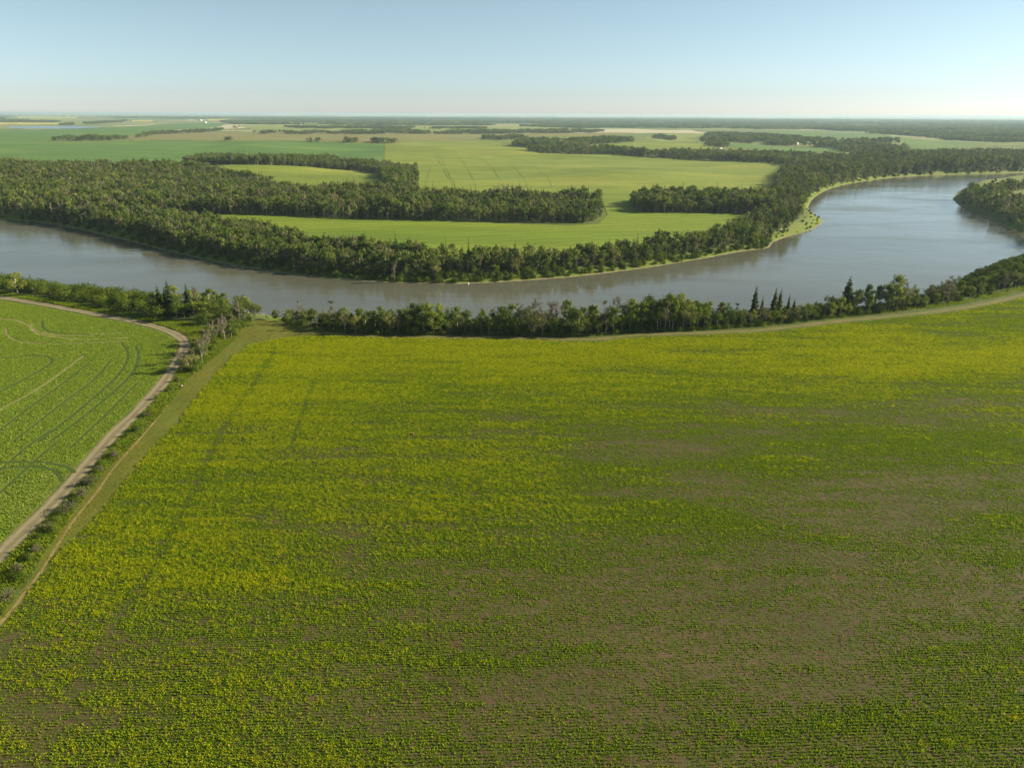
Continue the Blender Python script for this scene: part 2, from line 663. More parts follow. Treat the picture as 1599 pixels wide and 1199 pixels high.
def bush(seed, H, W, n=650, leaf=0.36, twig=0):
    r = np.random.default_rng(seed)
    parts = []
    C = []
    for i in range(9):
        a = i * 2.4 + r.uniform(-.4, .4)
        L = W * 0.5 * r.uniform(0.15, 0.75)
        e = np.array([math.cos(a) * L, math.sin(a) * L, H * r.uniform(0.5, 0.85)])
        parts.append(tube([(0.1 * math.cos(a), 0.1 * math.sin(a), -0.2), e * [0.45, 0.45, 0.6], e], [0.05, 0.04, 0.015], 4))
        m = n // 9
        d = r.normal(size=(m, 3))
        d /= np.linalg.norm(d, axis=1)[:, None]
        rad = np.array([W * 0.24, W * 0.24, H * 0.33]) * r.uniform(0.75, 1.2)
        q = e * [1, 1, 0.85] + d * rad * (r.uniform(0.1, 1, m) ** 0.45)[:, None]
        q[:, 2] = np.abs(q[:, 2]) * 0.98 + 0.05
        C.append(q)
        m2 = n // 22
        q = np.column_stack([r.normal(0, W * .26, m2), r.normal(0, W * .26, m2), r.uniform(0.1, H * .45, m2)])
        C.append(q)
    C = np.vstack(C)
    V1, F1 = join(parts)
    if twig:
        V2, F2 = join([quads(C[::2], leaf * 1.7, r, -0.9, 0.2), quads(C[1::2], leaf, r, 0.2)])
    else:
        V2, F2 = quads(C, leaf, r, 0.3, 0.8, C - [0, 0, H * 0.35])
    return (V1, F1), (V2, F2)


def kindset(name, makers, mtrunk, mleaf):
    out = []
    for i, (t, c) in enumerate(makers):
        ml = mleaf[i % len(mleaf)] if isinstance(mleaf, list) else mleaf
        out.append((fast_mesh(name + '_trunk', *t, mtrunk, smooth_=True), fast_mesh(name + '_crown', *c, ml)))
    return out


K = {}
K['poplar'] = kindset('poplar', [poplar(10 + i, 14 + (i % 3), 6.2 + 0.7 * (i % 4), [0.20, 0.14, 0.30, 0.16, 0.34, 0.12, 0.24, 0.18][i],
                                        1900, 0.56, 17 + i % 4) for i in range(8)], M['bark_pale'], [M['leaf_poplar'], M['leaf_poplar_dark'], M['leaf_poplar'], M['leaf_poplar_grey'], M['leaf_poplar_dark']])
K['spruce'] = kindset('spruce', [spruce(30 + i, 16, 6.0 + .7 * i, 24, 11, 1.15) for i in range(4)], M['bark_dark'], M['leaf_spruce'])
K['dead'] = kindset('dead', [dead(40 + i, 11, 5.0 + .5 * i) for i in range(5)], M['bark_dead'], M['leaf_dry'])
K['bush'] = kindset('bush', [bush(50 + i, 5, 6.0 + .4 * i, 700, 0.40) for i in range(5)], M['bark_dark'], M['leaf_bush'])
K['willow'] = kindset('willow', [bush(60 + i, 2.4, 3.0 + .3 * i, 420, 0.22, 1) for i in range(4)], M['bark_dark'], M['leaf_willow'])
NATIVE_H = {'poplar': 15.0, 'spruce': 16.0, 'dead': 11.0, 'bush': 5.0, 'willow': 2.4}
NAMES = {'poplar': ('poplar_tree', 'trunk', 'crown', 'tree'), 'spruce': ('spruce_tree', 'trunk', 'crown', 'tree'),
         'dead': ('dead_tree', 'trunk', 'crown', 'tree'), 'bush': ('leafy_bush', 'stems', 'foliage', 'bush'),
         'willow': ('grey_bush', 'stems', 'foliage', 'bush')}
PLANTED = []


def plant(kind, x, y, h, label, group, zz=None, wide=1.0):
    nm, p1, p2, cat = NAMES[kind]
    t, c = K[kind][rng.integers(len(K[kind]))]
    o = bpy.data.objects.new(nm, None)
    o.empty_display_size = 1
    link(o)
    o.location = (x, y, float(land(x, y)[0]) if zz is None else zz)
    o.rotation_euler = (0, 0, rng.uniform(0, 6.28))
    s = h / NATIVE_H[kind]
    w = wide * s * rng.uniform(0.9, 1.12)
    o.scale = (w, w, s)
    link(bpy.data.objects.new(p1, t), o)
    link(bpy.data.objects.new(p2, c), o)
    tag(o, label, cat, group)
    PLANTED.append((kind, o))
    return o


# instanced ground cover: one object that scatters small meshes
def scatter(name, P, protos, idx, scale, rotz, label, cat, tilt=0.0, zscale=None):
    col = bpy.data.collections.new(name + '_kinds')
    for i, me in enumerate(protos):
        col.objects.link(bpy.data.objects.new('%s_%02d' % (name, i), me))
    me = bpy.data.meshes.new(name)
    n = len(P)
    me.vertices.add(n)
    me.vertices.foreach_set('co', np.asarray(P, np.float32).ravel())
    for an, ty, val in (('idx', 'INT', np.asarray(idx, np.int32)), ('rz', 'FLOAT', np.asarray(rotz, np.float32)),
                        ('tl', 'FLOAT', (rng.normal(0, 1, n) * tilt).astype(np.float32))):
        a = me.attributes.new(an, ty, 'POINT')
        a.data.foreach_set('value', val)
    sc = np.asarray(scale, np.float32)
    zs = sc if zscale is None else np.asarray(zscale, np.float32)
    a = me.attributes.new('sc', 'FLOAT_VECTOR', 'POINT')
    a.data.foreach_set('vector', np.stack([sc, sc, zs], 1).ravel().astype(np.float32))
    o = bpy.data.objects.new(name, me)
    link(o)
    tag(o, label, cat, None, 'stuff')
    g = bpy.data.node_groups.new(name, 'GeometryNodeTree')
    g.interface.new_socket('Geometry', in_out='INPUT', socket_type='NodeSocketGeometry')
    g.interface.new_socket('Geometry', in_out='OUTPUT', socket_type='NodeSocketGeometry')
    N = g.nodes.new
    gi, go = N('NodeGroupInput'), N('NodeGroupOutput')
    ci = N('GeometryNodeCollectionInfo')
    ci.inputs['Collection'].default_value = col
    ci.inputs['Separate Children'].default_value = True
    ci.inputs['Reset Children'].default_value = True
    ip = N('GeometryNodeInstanceOnPoints')
    ip.inputs['Pick Instance'].default_value = True

    def na(nm, dt):
        q = N('GeometryNodeInputNamedAttribute')
        q.data_type = dt
        q.inputs['Name'].default_value = nm
        return q.outputs['Attribute']
    cx = N('ShaderNodeCombineXYZ')
    g.links.new(na('rz', 'FLOAT'), cx.inputs['Z'])
    g.links.new(na('tl', 'FLOAT'), cx.inputs['X'])
    er = N('FunctionNodeEulerToRotation')
    g.links.new(cx.outputs[0], er.inputs[0])
    g.links.new(gi.outputs[0], ip.inputs['Points'])
    g.links.new(ci.outputs[0], ip.inputs['Instance'])
    g.links.new(na('idx', 'INT'), ip.inputs['Instance Index'])
    g.links.new(er.outputs[0], ip.inputs['Rotation'])
    g.links.new(na('sc', 'FLOAT_VECTOR'), ip.inputs['Scale'])
    g.links.new(ip.outputs[0], go.inputs[0])
    md = o.modifiers.new('scatter', 'NODES')
    md.node_group = g
    return o


def fill(poly, spacing, jit=0.42):
    poly = np.asarray(poly)
    lo, hi = poly.min(0), poly.max(0)
    gx, gy = np.meshgrid(np.arange(lo[0], hi[0], spacing), np.arange(lo[1], hi[1], spacing))
    gx, gy = gx.ravel().astype(float), gy.ravel().astype(float)
    gx += rng.uniform(-jit, jit, gx.shape) * spacing
    gy += rng.uniform(-jit, jit, gy.shape) * spacing
    ok = inpoly(gx, gy, poly)
    return gx[ok], gy[ok]


#%%STRUCTURE
# ================================================================== THE LARGE STRUCTURE
def build_ground():
    q = 0.0072
    t = 100 * np.exp(np.arange(int(math.log(62000 / 100) / q)) * q)
    u = np.arange(-1.3, 1.3001, 0.0062)
    T, U = np.meshgrid(t, u, indexing='ij')
    X = (U * T).ravel()
    Y = (T - 150).ravel()
    Z = land(X, Y)
    n, m = T.shape
    i = (np.arange(n - 1)[:, None] * m + np.arange(m - 1)[None, :]).ravel()
    F = np.stack([i, i + 1, i + m + 1, i + m], 1)
    k = NT('grassland')
    g = k.n('ShaderNodeNewGeometry')
    sx = k.n('ShaderNodeSeparateXYZ')
    k.l(g.outputs['Position'], sx.inputs[0])
    near = k.ramp(k.noise(0.12, 5), [(0.3, (0.055, 0.085, 0.014)), (0.55, (0.085, 0.115, 0.022)), (0.75, (0.13, 0.135, 0.035))])
    fine = k.noise(1.3, 4)
    near = k.mix(0.6, near, k.ramp(fine, [(0.25, 0.35), (0.75, 1.0)]), 'MULTIPLY')
    # far farmland: a patchwork of quarter sections
    vo = k.n('ShaderNodeTexVoronoi', feature='F1', distance='CHEBYCHEV')
    vo.inputs['Scale'].default_value = 0.0011
    vo.inputs['Randomness'].default_value = 0.55
    k.l(k.pos((1, 0.8, 0), 0.1), vo.inputs['Vector'])
    sp = k.n('ShaderNodeSeparateColor')
    k.l(vo.outputs['Color'], sp.inputs[0])
    patch = k.ramp(sp.outputs[0], [(0.0, (0.10, 0.13, 0.035)), (0.3, (0.17, 0.19, 0.05)), (0.55, (0.22, 0.21, 0.08)),
                                   (0.72, (0.12, 0.16, 0.05)), (0.86, (0.40, 0.36, 0.06)), (0.95, (0.36, 0.33, 0.20))], 'CONSTANT')
    past = k.ramp(k.noise(0.006, 4, k.pos((0.5, 1, 1))), [(0.35, (0.085, 0.13, 0.02)), (0.6, (0.145, 0.165, 0.035))])
    fy = k.math('DIVIDE', sx.outputs['Y'], 10000.0)
    c = k.mix(k.ramp(fy, [(0.045, 0.0), (0.10, 1.0)]), near, past)
    c = k.mix(k.ramp(fy, [(0.33, 0.0), (0.45, 1.0)]), c, patch)
    # mud and gravel at the waterline
    zz = k.math('ADD', sx.outputs['Z'], k.math('MULTIPLY', k.noise(0.25, 4), 1.1))
    zz = k.math('MULTIPLY', k.math('ADD', zz, 12.0), 0.1)
    shore = k.ramp(k.noise(0.7, 4), [(0.3, (0.15, 0.12, 0.075)), (0.7, (0.30, 0.25, 0.17))])
    lush = k.ramp(k.noise(0.3, 4), [(0.3, (0.075, 0.125, 0.010)), (0.7, (0.145, 0.170, 0.018))])
    c = k.mix(k.ramp(zz, [(0.36, 1.0), (0.56, 0.0)]), c, lush)
    c = k.mix(k.ramp(zz, [(0.258, 1.0), (0.285, 0.0)]), c, shore)
    k.bump(fine, 0.6, 0.5)
    me = fast_mesh('ground', np.column_stack([X, Y, Z]), F, k.color(c), smooth_=True)
    if me.polygons[0].normal.z < 0:
        me.flip_normals()
    structure('ground', me, 'grassy land on both sides of the wide river reaching the horizon')


build_ground()


def build_water():
    k = NT('river water')
    k.b.inputs['Roughness'].default_value = 0.12
    k.b.inputs['IOR'].default_value = 1.33
    k.b.inputs['Specular IOR Level'].default_value = 0.5
    silt = k.ramp(k.noise(0.008, 4, k.pos((0.6, 1.6, 1), 0.2)), [(0.3, (0.070, 0.072, 0.048)), (0.7, (0.100, 0.104, 0.075))])
    big = k.noise(0.012, 4, k.pos((0.5, 1.4, 1), -0.15), 0.6, 0.8)
    rr = k.ramp(big, [(0.35, 0.06), (0.65, 0.20)])
    k.l(rr, k.b.inputs['Roughness'])
    w1 = k.noise(0.22, 4, k.pos((1, 1.5, 1), 0.4), 0.6, 0.5)
    w2 = k.noise(0.05, 3, k.pos((0.8, 1.6, 1), -0.2), 0.5, 1.0)
    h = k.math('ADD', k.math('MULTIPLY', w1, k.ramp(big, [(0.3, 0.25), (0.7, 1.0)])), k.math('MULTIPLY', w2, 1.6))
    k.bump(h, 0.19, 0.5)
    me = bpy.data.meshes.new('river')
    P = river_poly
    c = P.mean(0)
    pts = [Vector((float(a), float(b))) for a, b in P]
    # push the sheet a little under the banks
    V, _, Fc, *_ = delaunay_2d_cdt(pts, [], [list(range(len(P)))], 1, 1e-4)
    lo, hi = P.min(0) - 40, P.max(0) + 40
    xs = np.linspace(lo[0], hi[0], 60)
    ys = np.linspace(lo[1], hi[1], 60)
    X, Y = np.meshgrid(xs, ys, indexing='ij')
    i = (np.arange(59)[:, None] * 60 + np.arange(59)[None, :]).ravel()
    F = np.stack([i, i + 60, i + 61, i + 1], 1)
    me = fast_mesh('river', np.column_stack([X.ravel(), Y.ravel(), np.full(3600, WATER_Z)]), F, k.color(silt))
    structure('river', me, 'wide silty river curving round the wooded bend')


build_water()

# -------------------------------------------------- near side covers
ROAD = [(-90, 450), (0, 464), (62, 474), (125, 486), (200, 500), (250, 512), (280, 525), (289, 538), (284, 552), (272, 572), (250, 605),
        (212, 645), (180, 676), (140, 722), (92, 776), (40, 828), (0, 868), (-60, 930), (-200, 1080)]
road_line = gpoly(ROAD, 0.0)
k = NT('gravel road')
ac = k.attr('across')
ab = k.math('ABSOLUTE', ac)
base = k.ramp(k.noise(0.5, 5), [(0.3, (0.125, 0.104, 0.060)), (0.7, (0.195, 0.165, 0.100))])
trk = k.ramp(ab, [(0.0, 0.0), (0.22, 0.0), (0.38, 1.0), (0.62, 1.0), (0.85, 0.15), (1.0, 0.0)])
base = k.mix(k.math('MULTIPLY', trk, 0.6), base, (0.265, 0.225, 0.14))
gr = k.math('MULTIPLY', k.ramp(ab, [(0.0, 0.75), (0.22, 0.2), (0.66, 0.1), (0.86, 1.0)]), k.ramp(k.noise(0.9, 4), [(0.4, 0.0), (0.55, 1.0)]))
base = k.mix(gr, base, (0.12, 0.13, 0.04))
k.bump(k.noise(3.0, 4), 0.4, 0.08)
ribbon('gravel_road', road_line, 5.2, 0.03, k.color(base), 'pale gravel farm road bending round the green field', 12, 0.25)

STRIP_R = [(-140, 1120), (-60, 1048), (0, 986), (62, 905), (95, 862), (150, 808), (205, 742), (235, 703), (278, 660), (290, 642), (337, 585), (367, 555),
           (392, 538), (440, 529), (480, 523), (520, 523)]
STRIP_L = [(520, 514), (470, 506), (423, 500), (393, 502), (378, 514), (367, 530), (333, 560), (298, 588), (273, 620), (245, 655), (212, 690), (158, 742),
           (118, 795), (72, 858), (45, 905), (0, 962), (-60, 1022), (-140, 1090)]
k = NT('mown grass')
c = k.ramp(k.noise(0.07, 5, k.pos((1, 0.5, 1), -0.1)), [(0.3, (0.088, 0.118, 0.012)), (0.55, (0.128, 0.145, 0.018)), (0.75, (0.165, 0.155, 0.030))])
ln = k.noise(0.55, 3, k.pos((1, 0.05, 1), 0.12))
c = k.mix(0.5, c, k.ramp(ln, [(0.3, 0.6), (0.7, 1.0)]), 'MULTIPLY')
c = k.mix(0.45, c, k.ramp(k.noise(1.6, 4), [(0.3, 0.5), (0.7, 1.0)]), 'MULTIPLY')
k.bump(k.noise(1.6, 4), 0.5, 0.25)
M['mown'] = k.color(c)
mown_poly = gpoly(STRIP_R + STRIP_L, 0.0)
sheet('mown_strip', mown_poly, 3.0, 0.016, M['mown'], 'olive mown grass strip running up to the riverbank corner', 0.8)

TRACK = [(470, 517), (520, 521), (600, 525), (700, 526.5), (800, 527.5), (880, 530), (935, 529.5), (1000, 523), (1100, 520), (1200, 514.5), (1300, 502.5),
         (1400, 493), (1500, 481.5), (1560, 470), (1620, 455), (1750, 425)]
k = NT('dry track grass')
ab = k.math('ABSOLUTE', k.attr('across'))
c = k.ramp(k.noise(0.15, 5), [(0.3, (0.11, 0.115, 0.022)), (0.7, (0.165, 0.145, 0.045))])
c = k.mix(0.5, c, k.ramp(k.noise(1.2, 4), [(0.3, 0.5), (0.7, 1.0)]), 'MULTIPLY')
k.bump(k.noise(1.2, 4), 0.4, 0.2)
track_line = gpoly(TRACK, 0.0)
ribbon('field_track', track_line, 3.6, 0.029, k.color(c), 'dry grass track between crop field and near riverbank trees', 8, 0.3)
DIRT = [(-60, 1034), (0, 973), (45, 918), (72, 880), (98, 838), (120, 806), (150, 770), (180, 728), (230, 672), (262, 632)]
k = NT('worn earth')
c = k.ramp(k.noise(0.4, 5), [(0.3, (0.15, 0.125, 0.04)), (0.7, (0.25, 0.19, 0.08))])
ribbon('worn_path', gpoly(DIRT, 0.0), 0.8, 0.032, k.color(c), 'thin worn earth path along edge of the mown strip', 4, 0.5)

FIELD = [(-140, 1120), (-60, 1048), (0, 986), (62, 905), (95, 862), (150, 808), (205, 742), (235, 703), (278, 660), (290, 642), (337, 585), (367, 555),
         (392, 538), (440, 529), (480, 525), (520, 525), (600, 528), (700, 529.5), (800, 531), (880, 534), (940, 534), (1000, 527), (1100, 524),
         (1200, 519), (1300, 507), (1400, 497), (1500, 486), (1560, 474), (1650, 454), (1780, 430)]
field_poly = np.vstack([gpoly(FIELD, 0.0), [(430, 380), (330, 40), (-60, 20), (-150, 40)]])
k = NT('crop field soil')
c = k.ramp(k.noise(0.05, 5, k.pos((0.5, 1, 1))), [(0.3, (0.074, 0.053, 0.027)), (0.55, (0.102, 0.072, 0.037)), (0.75, (0.132, 0.094, 0.050))])
c = k.mix(k.ramp(k.noise(0.35, 5), [(0.36, 0.0), (0.62, 0.85)]), c, (0.062, 0.080, 0.012))
wv = k.n('ShaderNodeTexWave', wave_type='BANDS', bands_direction='Y')
wv.inputs['Scale'].default_value = 0.42
wv.inputs['Distortion'].default_value = 2.0
wv.inputs['Detail'].default_value = 2
k.l(k.pos((1, 1, 1), 0.03), wv.inputs['Vector'])
c = k.mix(0.30, c, k.ramp(wv.outputs['Fac'], [(0.2, 0.5), (0.8, 1.0)]), 'MULTIPLY')
c = k.mix(0.55, c, k.ramp(k.noise(2.2, 4), [(0.3, 0.45), (0.7, 1.0)]), 'MULTIPLY')
k.bump(k.noise(2.2, 4), 0.6, 0.2)
sheet('crop_field', field_poly, 12.0, 0.024, k.color(c), 'large thin crop field of yellow bloom over bare brown soil')

LFIELD = [(-90, 456), (0, 469), (62, 479), (125, 491), (200, 505), (248, 517), (272, 529), (279, 539), (273, 553), (261, 573), (238, 606),
          (199, 646), (166, 677), (125, 722), (76, 776), (24, 828), (-20, 868), (-85, 930)]
lfield_poly = np.vstack([gpoly(LFIELD, 0.0), [(-330, 80), (-700, 200), (-560, 500)]])
k = NT('green crop soil')
c = k.ramp(k.noise(0.06, 5), [(0.3, (0.095, 0.140, 0.016)), (0.7, (0.15, 0.18, 0.030))])
c = k.mix(0.5, c, k.ramp(k.noise(1.4, 4), [(0.3, 0.4), (0.7, 1.0)]), 'MULTIPLY')
k.bump(k.noise(1.4, 4), 0.6, 0.3)
sheet('green_crop_field', lfield_poly, 12.0, 0.020, k.color(c), 'green crop field with curved tractor tracks inside the road bend')

# -------------------------------------------------- far side covers
M['f_bar'] = field_mat('river flat crop', (0.124, 0.195, 0.012), (0.153, 0.224, 0.014), (0.206, 0.254, 0.021), 0.010, (0.25, 1.3, 1), 0.0, 0.5, 0.25)
M['f_roll'] = field_mat('rolling crop', (0.142, 0.201, 0.021), (0.183, 0.236, 0.026), (0.254, 0.277, 0.041), 0.006, (0.35, 1.0, 1), 0.1, 0.5, 0.15)
M['f_green'] = field_mat('green crop', (0.080, 0.165, 0.026), (0.100, 0.189, 0.033), (0.142, 0.218, 0.038), 0.004, (0.25, 1, 1), 0.0, 0.4, 0.1)
M['f_tan'] = field_mat('dry pasture', (0.17, 0.18, 0.045), (0.215, 0.20, 0.065), (0.18, 0.21, 0.045), 0.006, (0.3, 1, 1), 0.0, 0.3, 0.08)
M['f_pale'] = field_mat('pale crop', (0.165, 0.224, 0.041), (0.218, 0.260, 0.053), (0.271, 0.283, 0.071), 0.004, (0.3, 1, 1), 0.0, 0.3, 0.06)
M['f_yell'] = field_mat('blooming crop', (0.42, 0.38, 0.05), (0.52, 0.46, 0.07), (0.56, 0.50, 0.10), 0.004, (0.3, 1, 1), 0.0, 0.2, 0.05)
M['f_cream'] = field_mat('bleached crop', (0.45, 0.42, 0.28), (0.52, 0.48, 0.32), (0.55, 0.50, 0.32), 0.003, (0.3, 1, 1), 0.0, 0.1, 0.04)
BAR = [(250, 340), (330, 336), (400, 337), (480, 341), (560, 344), (700, 347), (800, 350), (890, 353), (935, 350), (948, 336), (945, 325), (985, 322), (1000, 333), (1100, 334),
       (1180, 336), (1172, 350), (1130, 372), (1060, 386), (980, 397), (880, 408), (780, 412), (680, 408), (590, 402), (500, 389), (420, 370), (330, 350)]
sheet('river_flat_field', gpoly(BAR), 14, 0.30, M['f_bar'], 'smooth bright green field on the flat inside the river bend')
sheet('hillside_field', gpoly([(330, 257), (420, 258), (500, 262), (560, 267), (592, 272), (612, 300), (520, 302), (470, 302), (440, 298), (395, 283), (355, 266)]),
      16, 0.35, M['f_roll'], 'small sloping yellow-green field enclosed by woodland')
sheet('rolling_field', gpoly([(601, 226), (680, 221), (760, 219), (805, 228), (840, 240), (960, 242), (1060, 250), (1150, 253), (1222, 258), (1222, 270), (1205, 284), (1205, 306),
                              (1100, 312), (985, 312), (985, 324), (945, 326), (940, 318), (800, 312), (650, 312), (640, 258), (600, 252)]),
      18, 0.40, M['f_roll'], 'large rolling yellow-green field beyond the middle tree belt')
sheet('deep_green_field', gpoly([(-60, 223), (100, 222.5), (300, 220), (500, 222), (600, 226), (598, 258), (560, 264), (480, 260), (420, 256), (300, 258), (250, 260), (-60, 260)]),
      24, 0.45, M['f_green'], 'deep green field behind the left forest')
sheet('dry_pasture', gpoly([(196, 214), (240, 208.5), (400, 207), (620, 208), (760, 210), (900, 208), (990, 208), (940, 214), (800, 215), (760, 218.5), (680, 220.5), (605, 224), (480, 221), (300, 219), (206, 219.5)]),
      40, 0.5, M['f_tan'], 'tan dry pasture strip behind the green fields')
sheet('pale_field', gpoly([(370, 196), (640, 196), (800, 198), (900, 200), (900, 205), (760, 207), (620, 205.5), (400, 204.5)]), 90, 0.6, M['f_pale'], 'pale green field with scattered bushes far away')
sheet('left_green_field', gpoly([(-60, 203), (60, 203), (170, 199), (300, 192), (355, 193.5), (340, 199), (240, 206), (195, 213), (80, 221.5), (-60, 222)]), 60, 0.5, M['f_green'],
      'green field beside the pond at far left')
sheet('farm_field', gpoly([(905, 232), (960, 226), (1010, 221), (1060, 222), (1112, 228), (1120, 234), (1010, 238), (950, 238)]), 40, 0.5, M['f_roll'], 'bright field between farmyard trees and right belt')
sheet('yellow_patch_field', gpoly([(1005, 216), (1040, 209), (1105, 209), (1095, 214.5), (1070, 217), (1090, 220), (1050, 221)]), 50, 0.55, M['f_pale'], 'pale field left of the far right wood')
sheet('long_green_field', gpoly([(1195, 206), (1240, 204.5), (1330, 208.5), (1410, 214), (1390, 219), (1270, 220), (1200, 214.5)]), 60, 0.5, M['f_green'], 'long green field below the right forest edge')
sheet('narrow_green_field', gpoly([(1105, 221), (1160, 226), (1300, 231), (1310, 236), (1200, 236), (1120, 229)]), 40, 0.5, M['f_green'], 'narrow green field above the right spruce slope')
sheet('right_green_field', gpoly([(1410, 218.5), (1470, 221), (1545, 223.5), (1500, 230), (1450, 236), (1420, 230)]), 40, 0.5, M['f_green'], 'green field within the far right forest')
for i, (P, m, lb) in enumerate([
        ([(25, 182.5), (120, 183.5), (118, 185.2), (28, 184.5)], 'f_yell', 'thin blooming strip below the far left treeline'),
        ([(95, 187), (150, 187), (140, 195), (95, 196)], 'f_pale', 'pale field right of the far left trees'),
        ([(-40, 191.5), (95, 192), (88, 195.5), (-40, 195)], 'f_yell', 'blooming field strip above the pond'),
        ([(207, 188), (239, 188), (237, 190.6), (206, 190.6)], 'f_yell', 'bright blooming strip left of the farm'),
        ([(294, 186.8), (303, 186.8), (302, 188.6), (293, 188.6)], 'f_yell', 'tiny blooming patch just left of the white farm'),
        ([(324, 186.6), (353, 186.8), (352, 189.4), (325, 189.2)], 'f_yell', 'bright blooming strip right of the white farm'),
        ([(1130, 182.9), (1300, 183.4), (1298, 184.2), (1130, 183.8)], 'f_cream', 'cream field sliver above the right forest'),
        ([(1470, 204.5), (1575, 207), (1572, 208.5), (1470, 206.2)], 'f_pale', 'pale strip inside the far right forest'),
        ([(1575, 217), (1640, 215.5), (1640, 218.5), (1580, 219)], 'f_cream', 'cream strip at far right forest edge'),
        ([(1400, 204.2), (1450, 204.8), (1448, 205.8), (1400, 205.5)], 'f_pale', 'short pale strip inside the right forest'),
        ([(415, 179), (460, 179), (452, 180.6), (412, 180.4)], 'f_cream', 'cream field at the left part of the horizon'),
        ([(528, 180.6), (600, 180.6), (598, 181.8), (530, 181.8)], 'f_cream', 'cream field on the horizon above middle trees'),
        ([(664, 181), (728, 181.2), (725, 182.3), (664, 182.2)], 'f_cream', 'cream field on the horizon near the centre'),
        ([(870, 182.2), (960, 182.4), (955, 183.3), (870, 183.2)], 'f_cream', 'cream field on the horizon right of centre')]):
    sheet('distant_field', gpoly(P), 400, 0.8, M[m], lb)
k = NT('pond water')
k.b.inputs['Roughness'].default_value = 0.2
k.b.inputs['Specular IOR Level'].default_value = 0.5
sheet('pond', gpoly([(8, 198.5), (60, 197.2), (120, 197), (162, 198.5), (150, 201.2), (60, 202), (15, 200.8)]), 200, 0.9, k.color((0.06, 0.07, 0.06)), 'shallow grey pond lying in the far left field')

# tramlines worn into the far crops
k = NT('tramline')
M['tram'] = k.color((0.105, 0.145, 0.016))
for P, lb in [([(662, 300), (668, 275), (672, 262)], 'faint wheel line nearest the woodland corner'),
              ([(708, 302), (702, 280), (684, 250), (676, 236)], 'wheel line climbing the rolling field left of centre'),
              ([(712, 302), (706, 280), (690, 250), (682, 236)], 'twin wheel line beside the left climbing one'),
              ([(745, 300), (736, 275), (722, 252), (710, 240)], 'third wheel line on the rolling field'),
              ([(786, 296), (774, 270), (752, 250), (736, 240)], 'fourth wheel line on the rolling field'),
              ([(824, 294), (812, 272), (794, 256)], 'fifth wheel line on the rolling field'),
              ([(862, 292), (848, 272), (830, 258)], 'sixth wheel line on the rolling field'),
              ([(546, 296), (543, 285), (548, 272)], 'wheel line on the small hillside field')]:
    ribbon('wheel_track', gpoly(P), 1.3, 0.55, M['tram'], lb, 2, 0.1)
# tracks in the green crop inside the bend
TRAMS = [[(0, 640), (60, 607), (105, 575), (130, 556)], [(60, 690), (130, 635), (185, 585), (200, 555), (190, 535)], [(78, 690), (150, 635), (205, 585), (216, 555), (212, 540)],
         [(0, 560), (40, 556), (75, 558), (80, 566), (60, 580), (0, 612)], [(0, 498), (24, 500), (44, 508), (62, 518), (100, 524), (190, 520)], [(50, 505), (50, 515), (70, 524), (130, 530), (200, 527)],
         [(66, 502), (70, 514), (90, 520), (140, 523)], [(0, 722), (60, 722), (100, 728), (118, 738)], [(0, 731), (50, 729), (85, 735), (98, 752)], [(0, 770), (60, 715), (90, 690)],
         [(0, 735), (40, 700), (80, 672)], [(20, 690), (95, 632), (150, 590), (175, 560)], [(0, 672), (50, 634), (110, 590), (140, 566)], [(110, 700), (165, 648), (215, 598)], [(8, 512), (12, 524), (34, 534), (90, 537), (200, 532)]]
k = NT('flattened crop')
M['rut'] = NT('dark wheel rut').color((0.045, 0.075, 0.010))
M['flat'] = k.color(k.ramp(k.noise(0.4, 4), [(0.3, (0.13, 0.135, 0.035)), (0.7, (0.22, 0.20, 0.075))]))
tram_lines = [smooth(gpoly(t, 0.0), 5) for t in TRAMS]
for t, lb in zip(TRAMS, ['straight bare wheel track crossing the green crop', 'left of the paired curving wheel tracks', 'right of the paired curving wheel tracks', 'looped wheel track at left edge',
                         'outer swirl of wheel tracks below the road', 'middle swirl of wheel tracks below the road', 'inner swirl of wheel tracks below the road', 'upper turning track near the lower road',
                         'lower turning track near the lower road', 'faint wheel track low in the green crop', 'faint wheel track above the turning tracks', 'inner fine wheel line beside the paired curving tracks', 'fine wheel line between straight and paired tracks', 'fine wheel line nearest the straight road', 'broad pale swirl at left of green crop']):
    ribbon('wheel_track', gpoly(t, 0.0), 0.8 if TRAMS.index(t) > 8 else 1.15, 0.034 + 0.005 * TRAMS.index(t), M['flat'] if TRAMS.index(t) in (0, 4, 5, 14) else M['rut'], lb, 2, 0.3)

#%%HAZE
def build_haze():
    L = 70000.0
    z0, z1 = -14.0, 103.0
    V = [(-L, -L, z0), (L, -L, z0), (L, L, z0), (-L, L, z0), (-L, -L, z1), (L, -L, z1), (L, L, z1), (-L, L, z1)]
    F = [(0, 3, 2, 1), (4, 5, 6, 7), (0, 1, 5, 4), (1, 2, 6, 5), (2, 3, 7, 6), (3, 0, 4, 7)]
    m = bpy.data.materials.new('haze')
    m.use_nodes = True
    t = m.node_tree
    t.nodes.remove(t.nodes['Principled BSDF'])
    v = t.nodes.new('ShaderNodeVolumePrincipled')
    v.inputs['Color'].default_value = (0.46, 0.62, 0.75, 1)
    v.inputs['Density'].default_value = HAZE_DENSITY
    v.inputs['Anisotropy'].default_value = 0.2
    t.links.new(v.outputs[0], t.nodes['Material Output'].inputs['Volume'])
    o = bpy.data.objects.new('haze', fast_mesh('haze', V, F, m))
    link(o)
    tag(o, 'thin summer haze lying over the whole valley', 'haze', None, 'stuff')


build_haze()


